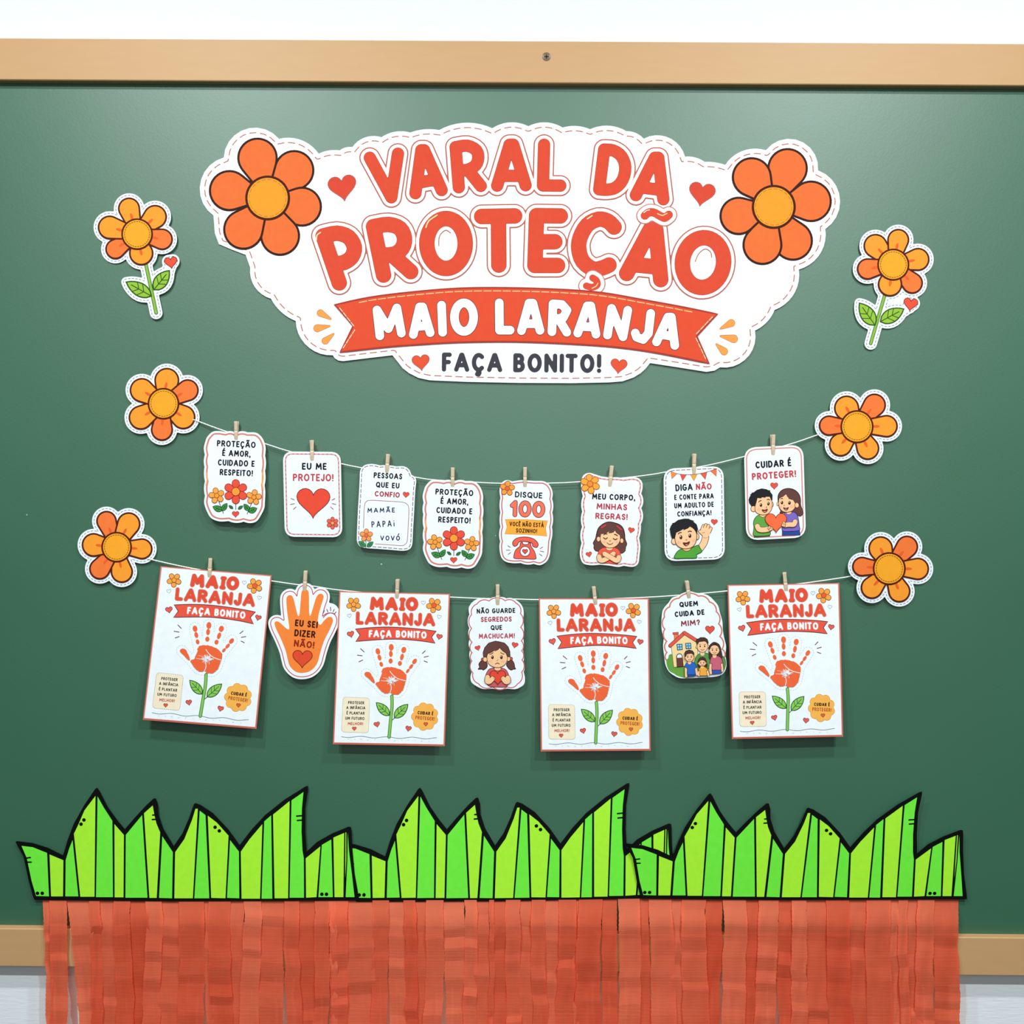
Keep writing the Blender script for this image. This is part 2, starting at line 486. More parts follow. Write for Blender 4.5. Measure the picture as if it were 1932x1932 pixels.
# ------------------------------------------------------------------ wall and chalkboard
def wall_material():
    m, nt, b, N = nodes_mat('wall_paint')
    tc = N('ShaderNodeTexCoord')
    mp = N('ShaderNodeMapping', Scale=(3, 3, 22)); nt.links.new(tc.outputs['Object'], mp.inputs['Vector'])
    n = N('ShaderNodeTexNoise', Scale=14, Detail=5); nt.links.new(mp.outputs[0], n.inputs['Vector'])
    bp = N('ShaderNodeBump', Strength=0.25, Distance=0.002); nt.links.new(n.outputs['Fac'], bp.inputs['Height'])
    nt.links.new(bp.outputs[0], b.inputs['Normal'])
    r = N('ShaderNodeValToRGB'); r.color_ramp.elements[0].color = (.71, .75, .775, 1); r.color_ramp.elements[1].color = (.76, .80, .825, 1)
    nt.links.new(n.outputs['Fac'], r.inputs[0]); nt.links.new(r.outputs[0], b.inputs['Base Color'])
    b.inputs['Roughness'].default_value = .85; b.inputs['Specular IOR Level'].default_value = .15
    return m

def board_material():
    m, nt, b, N = nodes_mat('green_chalkboard_enamel')
    tc = N('ShaderNodeTexCoord')
    n1 = N('ShaderNodeTexNoise', Scale=2.2, Detail=4); nt.links.new(tc.outputs['Object'], n1.inputs['Vector'])
    r = N('ShaderNodeValToRGB')
    r.color_ramp.elements[0].position = .3; r.color_ramp.elements[0].color = (.021, .104, .053, 1)
    r.color_ramp.elements[1].position = .7; r.color_ramp.elements[1].color = (.025, .115, .060, 1)
    nt.links.new(n1.outputs['Fac'], r.inputs[0])
    v = N('ShaderNodeTexVoronoi', Scale=9); nt.links.new(tc.outputs['Object'], v.inputs['Vector'])     # a few specks of chalk
    sp = N('ShaderNodeMath'); sp.operation = 'LESS_THAN'; sp.inputs[1].default_value = .012; nt.links.new(v.outputs['Distance'], sp.inputs[0])
    mx = N('ShaderNodeMix'); mx.data_type = 'RGBA'; nt.links.new(sp.outputs[0], mx.inputs[0]); nt.links.new(r.outputs[0], mx.inputs[6]); mx.inputs[7].default_value = (.4, .5, .45, 1)
    nt.links.new(mx.outputs[2], b.inputs['Base Color'])
    n2 = N('ShaderNodeTexNoise', Scale=260, Detail=2); nt.links.new(tc.outputs['Object'], n2.inputs['Vector'])
    bp = N('ShaderNodeBump', Strength=0.12, Distance=0.0010); nt.links.new(n2.outputs['Fac'], bp.inputs['Height']); nt.links.new(bp.outputs[0], b.inputs['Normal'])
    b.inputs['Roughness'].default_value = .48; b.inputs['Specular IOR Level'].default_value = .75
    b.inputs['Coat Weight'].default_value = .3; b.inputs['Coat Roughness'].default_value = .5; b.inputs['Coat IOR'].default_value = 1.6
    return m

def rail_material():
    m, nt, b, N = nodes_mat('varnished_fibreboard')
    tc = N('ShaderNodeTexCoord')
    mp = N('ShaderNodeMapping', Scale=(2, 10, 10)); nt.links.new(tc.outputs['Object'], mp.inputs['Vector'])
    n = N('ShaderNodeTexNoise', Scale=9, Detail=6); nt.links.new(mp.outputs[0], n.inputs['Vector'])
    r = N('ShaderNodeValToRGB'); r.color_ramp.elements[0].position = .3; r.color_ramp.elements[0].color = (.505, .297, .138, 1)
    r.color_ramp.elements[1].position = .75; r.color_ramp.elements[1].color = (.522, .310, .146, 1)
    nt.links.new(n.outputs['Fac'], r.inputs[0]); nt.links.new(r.outputs[0], b.inputs['Base Color'])
    b.inputs['Roughness'].default_value = .5; b.inputs['Specular IOR Level'].default_value = .3
    return m

WX = 1.6
v, f = box(-WX - .5, WX + .5, .012, .10, 0.0, 3.2)
o = mesh_obj('wall_back', v, f, wall_material()); o['kind'] = 'structure'

bd = bpy.data.objects.new('chalkboard', None); COL.objects.link(bd)
bd['label'] = 'large green chalkboard in a light brown wooden frame on the white wall'; bd['category'] = 'chalkboard'; bd['kind'] = 'thing'
RT = 0.016
zt0 = at(966, 77, RT)[2]; zt1 = at(966, 156, RT)[2]; zb0 = at(966, 1760.5, RT)[2] ; zb1 = at(966, 1832.5, RT)[2]
bd.location = (0, 0.006, zb1)
def board_part(name, vf, m):
    v, f = vf
    return mesh_obj(name, [(a, b_ - .006, c - zb1) for a, b_, c in v], f, m, bd)
rm = rail_material()
board_part('writing_panel', box(-WX, WX, 0, .0115, zb1 + .02, zt0 - .02), board_material())
def rail(name, z0, z1):
    e = .0015
    prof = [(0, z0), (-RT + e, z0), (-RT, z0 + e), (-RT, z1 - e), (-RT + e, z1), (0, z1)]
    if name == 'top_rail' or name == 'bottom_rail':
        prof[0] = (.0115, z0); prof[-1] = (.0115, z1)
    V = [(x, y, z) for x in (-WX, WX) for y, z in prof]; n = len(prof)
    F_ = [tuple(range(n)), tuple(range(2 * n - 1, n - 1, -1))] + [(i, (i + 1) % n, n + (i + 1) % n, n + i) for i in range(n)]
    return board_part(name, (V, F_), rm)
rt = rail('top_rail', zt1, zt0); rb = rail('bottom_rail', zb1, zb0)
sx = at(1031, 107, RT)
V = []; Fs = []
# screw: dark countersunk hole rim and a small steel head with a cross slot
k = 20
for rr, yy in ((.0082, -RT - .0002), (.0062, -RT - .0009), (.0050, -RT - .0006), (.0, -RT - .0006)):
    V += [(sx[0] + rr * math.cos(2 * PI * i / k), yy, sx[2] + rr * math.sin(2 * PI * i / k)) for i in range(k)]
for a in range(3):
    for i in range(k): Fs.append((a * k + i, a * k + (i + 1) % k, (a + 1) * k + (i + 1) % k, (a + 1) * k + i))
sm = mat((120, 96, 70), rough=.4, spec=.6)
sc_ = board_part('screw', (V, Fs), sm)
v1, f1 = box(sx[0] - .0038, sx[0] + .0038, -RT - .0012, -RT - .0007, sx[2] - .0007, sx[2] + .0007)
v2, f2 = box(sx[0] - .0007, sx[0] + .0007, -RT - .0012, -RT - .0007, sx[2] - .0038, sx[2] + .0038)
sl = mesh_obj('cross_slot', [(a, b_ - .006, c - zb1) for a, b_, c in v1 + v2], f1 + [tuple(i + 8 for i in q) for q in f2], mat((40, 36, 30)), sc_)

# ------------------------------------------------------------------ shared drawings
W_ = mat(WHITE); LN = mat(LINE)
OUT = (84, 26, 14)
def M(c): return mat(c)

def printed_heart(t, name, cx, cy, wd, rot=0, c=HEART, lc=(150, 70, 70), lw=None):
    t.part(name, 2)
    t.shape(heart(cx, cy, wd, rot), M(c), M(lc), lw or wd * .07)

def blossom(t, name, cx, cy, R, n, pc, dc, rot=0, lc=(150, 84, 40), lw=None, z=2, rd=.3):
    """small printed flower with round petals"""
    lw = lw or R * .05
    pr = R * (.34 if n == 5 else .31)
    t.part(name, z)
    for k in range(n):
        a = math.radians(rot + 360 * k / n)
        t.part(name if k == 0 else name, t.z)
        t.shape(tcap((cx, cy), pr * .55, (cx + (R - pr) * math.cos(a), cy + (R - pr) * math.sin(a)), pr, 8), M(pc), M(lc), lw)
    t.shape(ell(cx, cy, R * rd, n=18), M(dc), M(lc), lw)

def leaf_print(t, base, tip, hw, c=LEAF, lc=(30, 76, 40), lw=5, vein=True):
    t.shape(leaf(base, tip, hw), M(c), M(lc), lw)
    if vein:
        b = np.array(base, float); e = np.array(tip, float); d = e - b; v = np.array((-d[1], d[0]))
        t.stroke([b + d * .05, b + d * .8], lw * .7, M(lc), bump=False)
        for s, q in ((.3, .22), (.5, .2)):
            for q2 in (q, -q):
                t.z += .3; t.stroke([b + d * s, b + d * (s + .17) + v * q2], lw * .6, M(lc), bump=False)
        t.z += 1

# ------------------------------------------------------------------ cut-out flowers
def cutout_flower(name, label, cat, cr_, centre, R, petals, anchors, stem=None):
    """petals: (tip x, tip y, half width, deep?) in the crop's own pixels"""
    s = cr_.s
    base = cr_(np.array([centre]))[0]
    t = Thing(name, label, cat, base, 'orange flower cutouts around the display', anchors)
    t.xf = cr_
    C0 = np.array(centre, float)
    ps = []
    for x, y, hw, deep in petals:
        tip = np.array((x, y), float); d = tip - C0; L = np.hypot(*d); u = d / L
        ps.append((tcap(C0 + u * R * .55, hw * .62, tip - u * hw, hw, 22), deep, u, L))
    shapes = [p[0] for p in ps]
    if stem:
        shapes += [tcap(stem['a'], 9, stem['b'], 10)] + [leaf(b, e, h) for b, e, h in stem['leaves']]
        hx, hy, hw_, hr = stem['heart']
        shapes += [heart(hx, hy, hw_ * .62, hr), tcap((hx, hy), 12, stem['link'], 14)]
    t.part('paper'); t.sheet(union(shapes, 9.4 * s, 1.3 * s), W_)
    t.part('stitching', 1); t.dash(union(shapes, 5.6 * s, 1.3 * s), 3.8 * s, 3.2 * s, 1.15 * s, M((112, 120, 134)))
    if stem:
        t.part('stem', 2); t.stroke([stem['a'], stem['b']], 26, M((48, 84, 24))); t.stroke([stem['a'], stem['b']], 17, M((140, 190, 70)))
        for i, (b, e, h) in enumerate(stem['leaves']):
            t.part('leaf#%d' % i, 4); leaf_print(t, b, e, h, (150, 196, 62), (48, 84, 24), 9)
        t.part('heart', 4); t.shape(heart(hx, hy, hw_, hr), M((240, 84, 60)), M((150, 60, 50)), 6)
    z = 8
    for i, (sh, deep, u, L) in enumerate(ps):
        t.part('petal#%d' % i, z); t.shape(sh, M(DEEP if deep else ORANGE), M(OUT), 3.2 * s)
        q = C0 + u * (R + 12 * s * .28)
        a = math.degrees(math.atan2(u[1], u[0]))
        t.part('petal#%d/streak' % i, t.z); t.fill(ell(*(C0 + u * (R * 1.2)), R * .26, R * .09, a, 14), M((242, 98, 40)))
        z = t.z
    t.part('flower_disc', z); t.shape(ell(*C0, R, n=44), M(DISC), M(OUT), 3.2 * s)
    t.part('flower_disc/stitching', t.z); t.dash(ell(*C0, R * .84, n=60), 2.6 * s, 2.2 * s, 1.1 * s, M((104, 70, 14)))
    return t.done()

f1 = crop(130, 340, 3.717); f2 = crop(1520, 410, 3.942); f3 = crop(130, 940, 8.782); f4 = crop(1580, 990, 9.66)
cutout_flower('flower_cutout', 'paper flower with green stem and small heart, left of the big title banner', 'paper flower', f1, (478, 378), 105,
    [(400, 130, 72, 0), (660, 202, 78, 0), (722, 428, 70, 1), (524, 590, 80, 0), (272, 520, 66, 1), (210, 312, 78, 0)],
    [(200, 400, .002), (340, 400, .006), (260, 600, .004)],
    dict(a=(540, 590), b=(612, 930), leaves=[((578, 812), (402, 714), 46), ((596, 768), (704, 634), 46)], heart=(716, 580, 88, -8), link=(690, 650)))
cutout_flower('flower_cutout', 'paper flower with green stem and small heart, right of the big title banner', 'paper flower', f2, (652, 352), 113,
    [(462, 152, 84, 0), (704, 93, 76, 0), (914, 296, 80, 0), (846, 540, 74, 1), (614, 582, 85, 0), (388, 396, 74, 1)],
    [(1600, 500, .005), (1760, 500, .003), (1680, 650, .003)],
    dict(a=(588, 580), b=(484, 938), leaves=[((516, 802), (400, 638), 52), ((556, 776), (730, 682), 50)], heart=(780, 650, 104, 8), link=(730, 690)))
cutout_flower('flower_cutout', 'stemless paper flower holding the left end of the upper string', 'paper flower', f1, (663, 1567), 105,
    [(698, 1322, 82, 0), (896, 1438, 72, 1), (868, 1706, 80, 0), (648, 1822, 72, 1), (436, 1706, 80, 0), (444, 1430, 80, 0)],
    [(240, 760, .004), (380, 760, .004), (310, 840, .0055)])
cutout_flower('flower_cutout', 'stemless paper flower holding the right end of the upper string', 'paper flower', f2, (382, 1557), 117,
    [(262, 1342, 88, 0), (562, 1334, 80, 1), (680, 1552, 78, 0), (498, 1790, 80, 0), (206, 1752, 82, 0), (104, 1546, 70, 1)],
    [(1540, 800, .0075), (1700, 800, .004), (1620, 870, .0065)])
cutout_flower('flower_cutout', 'stemless paper flower holding the left end of the lower string', 'paper flower', f3, (790, 810), 240,
    [(566, 232, 158, 1), (1074, 266, 182, 0), (1372, 850, 162, 0), (912, 1386, 172, 0), (412, 1300, 164, 1), (226, 756, 184, 0)],
    [(150, 1030, .004), (300, 1030, .004), (220, 1110, .0065)])
cutout_flower('flower_cutout', 'stemless paper flower holding the right end of the lower string', 'paper flower', f4, (945, 800), 285,
    [(706, 240, 210, 0), (1386, 254, 190, 1), (1656, 806, 190, 0), (1204, 1386, 190, 0), (500, 1288, 192, 0), (282, 750, 166, 1)],
    [(1600, 1070, .013), (1760, 1070, .003), (1680, 1140, .006)])

# ------------------------------------------------------------------ title banner
c1 = crop(360, 220, 3.864); c2 = crop(760, 220, 3.864); c3 = crop(1110, 220, 3.864)
def c_of(k, p): return tuple({1: c1, 2: c2, 3: c3}[k](np.array([p]))[0])
t = Thing('title_banner', 'large white cloud-shaped paper banner with orange lettering at the top of the board', 'banner', (980, 720),
          None, [(600, 500, .0025), (1400, 500, .0025), (980, 700, .004)])
scall = [(1, 165, 722, 65, 540), (1, 240, 298, 440, 82), (1, 643, 162, 818, 176), (1, 932, 270, 1005, 247), (1, 1085, 246, 1125, 226), (1, 1178, 222, 1275, 150),
         (1, 1390, 150, 1490, 110), (1, 1600, 116, 1700, 93), (2, 265, 98, 450, 45), (2, 652, 85, 780, 42), (2, 915, 70, 1045, 42), (2, 1165, 80, 1260, 68),
         (2, 1365, 92, 1495, 66), (2, 1630, 106, 1700, 120), (2, 1755, 160, 0, 0), (3, 405, 160, 590, 155), (3, 705, 292, 780, 298), (3, 848, 330, 920, 333), (3, 998, 352, 1130, 248),
         (3, 1295, 245, 1545, 178), (3, 1675, 392, 1834, 590), (3, 1728, 820, 1690, 1000), (3, 1535, 1115, 1515, 1262), (3, 1358, 1410, 1300, 1500), (3, 1215, 1560, 1165, 1750), (3, 960, 1828, 0, 0)]
pts = []
for i, (k, x, y, mx, my) in enumerate(scall):
    if mx == 0: pts.append([c_of(k, (x, y))]); continue
    nx = scall[i + 1]
    pts.append(arc3(c_of(k, (x, y)), c_of(k, (mx, my)), c_of(nx[0], nx[1:3]), 9))
low = [c_of(3, p) for p in ((920, 1852), (860, 1861), (640, 1826), (450, 1797), (415, 1840), (380, 1872), (330, 1902), (250, 1930))]
low += [(1150, 721.5), (1080, 723), (980, 722.5), (880, 720.5), (820, 718)]
low += [c_of(1, p) for p in ((1740, 1922), (1660, 1905), (1590, 1870), (1545, 1835), (1510, 1790), (1470, 1740), (1300, 1760), (1110, 1783), (1075, 1778), (1050, 1762))]
left = np.vstack((arc3(c_of(1, (1035, 1740)), c_of(1, (830, 1655)), c_of(1, (765, 1490))), arc3(c_of(1, (765, 1490)), c_of(1, (665, 1430)), c_of(1, (585, 1328))),
                  arc3(c_of(1, (585, 1328)), c_of(1, (462, 1235)), c_of(1, (440, 1065))), [c_of(1, p) for p in ((400, 1008), (300, 970), (205, 930), (175, 850))]))
pts = np.vstack([np.array(p) for p in pts] + [np.array(low), left])
keep = [pts[0]]
for p in pts[1:]:
    if np.hypot(*(p - keep[-1])) > .5: keep.append(p)
banner = np.array(keep)
t.part('paper'); t.sheet(banner, W_, .0005)
t.part('stitching', 1); t.dash(inset(banner, 9.2), 12, 8, 1.9, M((196, 112, 94)))
t.part('paper_seam', 1, 'thin pale joint between the taped sheets')
t.stroke([(505, 475.5), (600, 478), (760, 480)], .7, M((226, 232, 236)), bump=False); t.stroke([(760, 482), (1000, 485.5), (1250, 486), (1460, 488)], .7, M((226, 232, 236)), bump=False)
t.stroke([(774, 250), (775, 600), (776, 650)], .6, M((232, 240, 244)), bump=False); t.stroke([(1183, 250), (1182, 690)], .6, M((232, 240, 244)), bump=False)
# the two big blossoms
def big_flower(nm, k, centre, R, pets):
    t.xf = {1: c1, 3: c3}[k]; C0 = np.array(centre, float)
    t.part(nm, 2); t.fill(ell(*C0, R * .6), M(OUT))
    for i, (x, y, hw) in enumerate(pets):
        tip = np.array((x, y), float); u = (tip - C0) / np.hypot(*(tip - C0))
        t.part('%s/petal#%d' % (nm, i), t.z); t.shape(tcap(C0 + u * R * .7, hw * .42, tip - u * hw, hw, 26), M((240, 114, 54)), M((56, 24, 16)), 16)
    t.part(nm + '/flower_disc', t.z); t.shape(ell(*C0, R, n=56), M((248, 158, 42)), M((72, 24, 6)), 17)
    t.dash(ell(*C0, R * .87, n=70), 26, 16, 5, M((196, 130, 30)))
    t.xf = None
big_flower('printed_flower#0', 1, (560, 593), 155, [(452, 165, 140), (850, 290, 140), (944, 690, 138), (694, 1000, 138), (298, 934, 140), (142, 512, 142)])
big_flower('printed_flower#1', 3, (1352, 658), 152, [(1500, 245, 140), (1766, 596, 144), (1560, 1025, 138), (1230, 1068, 138), (968, 756, 132), (1110, 330, 138)])
for i, (k, x, y, wd, r) in enumerate(((1, 1108, 525, 205, -9), (3, 826, 570, 190, 9), (1, 1678, 1796, 126, -6), (2, 1574, 1822, 118, 6))):
    t.xf = {1: c1, 2: c2, 3: c3}[k]
    printed_heart(t, 'printed_heart#%d' % i, x, y, wd, r, (220, 72, 50) if i < 2 else (232, 84, 52), (190, 90, 80), 6)
# lettering of the title: every letter drawn on its own centre line
BIG = [('title_lettering#0', 85, [
    (1, [[(1305, 300), (1462, 588), (1510, 270)]]), (2, [[(92, 558), (135, 245), (155, 245), (283, 535)], [(105, 482), (250, 458)]]),
    (2, [[(385, 222), (408, 515)], [(388, 222), (470, 212), (535, 245), (550, 300), (530, 355), (470, 388), (400, 392)], [(480, 395), (568, 505)]]),
    (2, [[(688, 503), (778, 205), (805, 205), (895, 500)], [(730, 432), (860, 432)]]), (2, [[(1030, 205), (1022, 502), (1148, 503)]]),
    ]), ('title_lettering#2', 85, [
    (2, [[(1468, 240), (1432, 530)], [(1470, 240), (1535, 247), (1595, 290), (1622, 370), (1603, 460), (1550, 518), (1487, 533), (1434, 530)]]),
    (3, [[(347, 572), (485, 300), (510, 300), (547, 602)], [(400, 518), (535, 535)]])]),
  ('title_lettering#1', 108, [
    (1, [[(965, 870), (1082, 1212)], [(965, 870), (1065, 850), (1150, 878), (1192, 950), (1175, 1020), (1120, 1062), (1048, 1074)]]),
    (1, [[(1332, 802), (1405, 1155)], [(1332, 802), (1440, 786), (1525, 815), (1558, 888), (1540, 960), (1480, 1003), (1380, 1010)], [(1470, 1010), (1603, 1130)]]),
    (2, [ell(315, 925, 140, 182, 0, 40)]), (2, [[(575, 728), (815, 724)], [(697, 728), (700, 1082)]]),
    (2, [[(1148, 724), (975, 722), (963, 1085), (1128, 1085)], [(970, 913), (1108, 912)]]),
    (2, [[(1540, 805), (1495, 762), (1425, 748), (1345, 790), (1293, 880), (1283, 965), (1312, 1055), (1390, 1112), (1462, 1100), (1503, 1082)]]),
    (3, [[(280, 1143), (450, 825), (492, 825), (528, 1188)], [(340, 1080), (520, 1098)]]), (3, [ell(836, 1064, 150, 182, 8, 40)])])]
def smoothed(L, st): return [(cr(pl, False, 3) if 5 < len(pl) < 14 else np.asarray(pl, float), st, len(pl) > 30) for pl in L]
for nm, st, letters in BIG:
    halo = []; own = []
    for k, L in letters:                       # halo: red line, then cream
        f = {1: c1, 2: c2, 3: c3}[k]
        one = [(f(p), st / f.s, cl) for p, st, cl in smoothed(L, st)]; halo += one
        own.append(max(stroke_loops([(p, w_ + 17.6, cl) for p, w_, cl in one], 2), key=lambda q: abs(area2(q))))
    t.xf = None
    for j, (g, c) in enumerate(((17.6, (188, 100, 86)), (13.0, CREAM))):
        t.part(nm, 8 + j); 
        LL = stroke_loops([(p, w_ + g, cl) for p, w_, cl in halo], 1.5); sg = np.sign(area2(max(LL, key=lambda q: abs(area2(q)))))
        t.loops([l for l in LL if np.sign(area2(l)) == sg or not any(sdist(l.mean(0)[None], q)[0] < -2 for q in own)], M(c))
    for i, (k, L) in enumerate(letters):
        t.xf = {1: c1, 2: c2, 3: c3}[k]
        t.part('%s/letter#%d' % (nm, i), 12)
        for g, c in ((5, (158, 60, 52)), (0, (224, 76, 50))): t.multi([(p, w_ + g, cl) for p, w_, cl in smoothed(L, st)], M(c), 5)
# tilde and cedilla with glints
t.xf = c3; til = cr([(412, 722), (440, 700), (478, 700), (520, 722), (556, 738), (586, 716)], False)
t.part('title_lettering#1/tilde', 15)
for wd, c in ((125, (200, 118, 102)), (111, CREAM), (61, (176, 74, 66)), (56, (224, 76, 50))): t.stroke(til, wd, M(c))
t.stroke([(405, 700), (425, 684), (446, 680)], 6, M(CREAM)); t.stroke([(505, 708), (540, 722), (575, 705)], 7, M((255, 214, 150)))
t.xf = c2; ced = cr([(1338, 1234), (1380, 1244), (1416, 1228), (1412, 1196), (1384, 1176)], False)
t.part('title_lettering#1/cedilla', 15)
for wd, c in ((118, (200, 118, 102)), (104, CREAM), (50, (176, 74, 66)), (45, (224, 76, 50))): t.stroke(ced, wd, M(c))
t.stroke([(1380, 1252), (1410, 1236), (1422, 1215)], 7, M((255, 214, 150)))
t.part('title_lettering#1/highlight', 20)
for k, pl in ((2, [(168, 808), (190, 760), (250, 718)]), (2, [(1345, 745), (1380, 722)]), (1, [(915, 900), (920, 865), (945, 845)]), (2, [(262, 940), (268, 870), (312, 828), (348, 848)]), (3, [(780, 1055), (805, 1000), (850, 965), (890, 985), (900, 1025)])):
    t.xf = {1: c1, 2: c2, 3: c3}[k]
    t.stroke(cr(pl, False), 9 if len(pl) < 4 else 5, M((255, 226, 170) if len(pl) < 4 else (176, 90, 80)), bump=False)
# ribbon
t.xf = None
rib_top = [c_of(1, (1050, 1372)), c_of(1, (1300, 1318)), c_of(1, (1600, 1280)), c_of(2, (400, 1252)), c_of(2, (760, 1248)), c_of(2, (1150, 1260)), c_of(2, (1450, 1283)), c_of(3, (400, 1335)), c_of(3, (700, 1390)), c_of(3, (940, 1440))]
rib_bot = [c_of(3, (880, 1798)), c_of(3, (500, 1722)), c_of(3, (200, 1680)), c_of(2, (1200, 1655)), c_of(2, (800, 1640)), c_of(2, (400, 1645)), c_of(2, (60, 1665)), c_of(1, (1400, 1682)), c_of(1, (1090, 1716))]
rib = np.array([c_of(1, (1185, 1525))] + list(cr(rib_top, False, 4)) + [c_of(3, (790, 1600))] + list(cr(rib_bot, False, 4)))
t.part('printed_ribbon', 24); t.shape(rib, M((230, 80, 48)), M((176, 58, 46)), 3.2)
t.part('printed_ribbon/stitching', 26)
t.dash(np.array([(p[0], p[1] + 6) for p in cr(rib_top, False, 4)][3:-3]), 14, 4, 1.6, M((255, 208, 150)), closed=False)
for a, b in ((c_of(1, (1085, 1395)), c_of(1, (1195, 1535))), (c_of(1, (1195, 1555)), c_of(1, (1105, 1695))), (c_of(3, (905, 1460)), c_of(3, (780, 1592))), (c_of(3, (785, 1615)), c_of(3, (860, 1775)))):
    t.dash(np.array((a, b)), 9, 3, 1.6, M((255, 224, 180)), closed=False)
RIB = [(1, [[(1378, 1598), (1357, 1410), (1440, 1545), (1502, 1395), (1535, 1578)]]), (1, [[(1622, 1588), (1668, 1388), (1690, 1388), (1745, 1575)], [(1645, 1530), (1725, 1525)]]), (1, [[(1828, 1375), (1836, 1572)]]),
       (2, [ell(446, 1462, 70, 104, 0, 32)]), (2, [[(703, 1358), (705, 1557), (782, 1557)]]), (2, [[(865, 1560), (920, 1360), (948, 1360), (1000, 1558)], [(895, 1510), (970, 1510)]]),
       (2, [[(1095, 1368), (1087, 1568)], [(1095, 1365), (1160, 1370), (1197, 1412), (1170, 1465), (1095, 1480)], [(1140, 1480), (1195, 1572)]]),
       (2, [[(1275, 1578), (1345, 1380), (1370, 1380), (1408, 1586)], [(1305, 1530), (1390, 1535)]]), (2, [[(1492, 1592), (1522, 1398), (1605, 1605), (1640, 1412)]]),
       (3, [[(455, 1435), (438, 1580), (400, 1625), (352, 1608), (342, 1578)]]), (3, [[(497, 1642), (580, 1462), (605, 1462), (630, 1668)], [(540, 1590), (612, 1602)]])]
for i, (k, L) in enumerate(RIB):
    t.xf = {1: c1, 2: c2, 3: c3}[k]; t.part('ribbon_lettering', 28, 'white lettering') if i == 0 else t.part('ribbon_lettering/letter#%d' % i, 28)
    for wd, c in ((72, (120, 62, 70)), (63, (253, 255, 255))): t.multi([(np.asarray(p, float), wd, len(p) > 30) for p in L], M(c), 6)
t.xf = None
t.part('subtitle_lettering', 2, 'dark grey lettering')
t.text('FAÇA BONITO!', (833.5, 701), (1132.5, 704), 36, 8.2, M((66, 62, 70)))
# orange drops beside the ribbon ends
for i, (k, a, b, r) in enumerate(((1, (1018, 1474), (945, 1432), 25), (1, (1010, 1527), (922, 1543), 27), (1, (1040, 1585), (980, 1635), 25), (3, (965, 1545), (1042, 1505), 27), (3, (965, 1600), (1060, 1620), 29), (3, (934, 1660), (990, 1712), 27))):
    t.xf = {1: c1, 3: c3}[k]
    t.part('printed_drop#%d' % i, 2); t.shape(tcap(a, 6, b, r), M((250, 160, 76)), M((214, 130, 70)), 4)
t.xf = None
t.done()

# ------------------------------------------------------------------ small cards on the strings
def card(name, label, base, outline, xf, anchors, smooth=True, border='line', bin_=5.2, bw=3.0, bc=(214, 130, 118)):
    t = Thing(name, label, 'card', base, 'small cards pegged on the strings', anchors)
    t.xf = xf; s = xf.s
    pts = scallop(outline, 5) if smooth else np.asarray(outline, float)
    t.part('paper'); t.sheet(pts, W_)
    t.part('printed_border', 1)
    ins = inset(pts, bin_ * s)
    if border == 'line': t.stroke(ins, bw * s, M(bc), closed=True)
    elif border == 'dash': t.dash(ins, 6.5 * s, 3.5 * s, 1.35 * s, M((128, 84, 94)))
    elif border == 'double': t.stroke(ins, bw * s, M(bc), closed=True); t.dash(ins, 4 * s, 4 * s, bw * s * .4, M((244, 200, 200)))
    return t
TOPD = .0108
def hang(cx, cy, tilt=.002, side=0):      # anchors of a sheet that hangs a little proud of the board
    return [(cx - 60, cy, TOPD - side), (cx + 60, cy, TOPD + side), (cx, cy + 160, TOPD + tilt)]

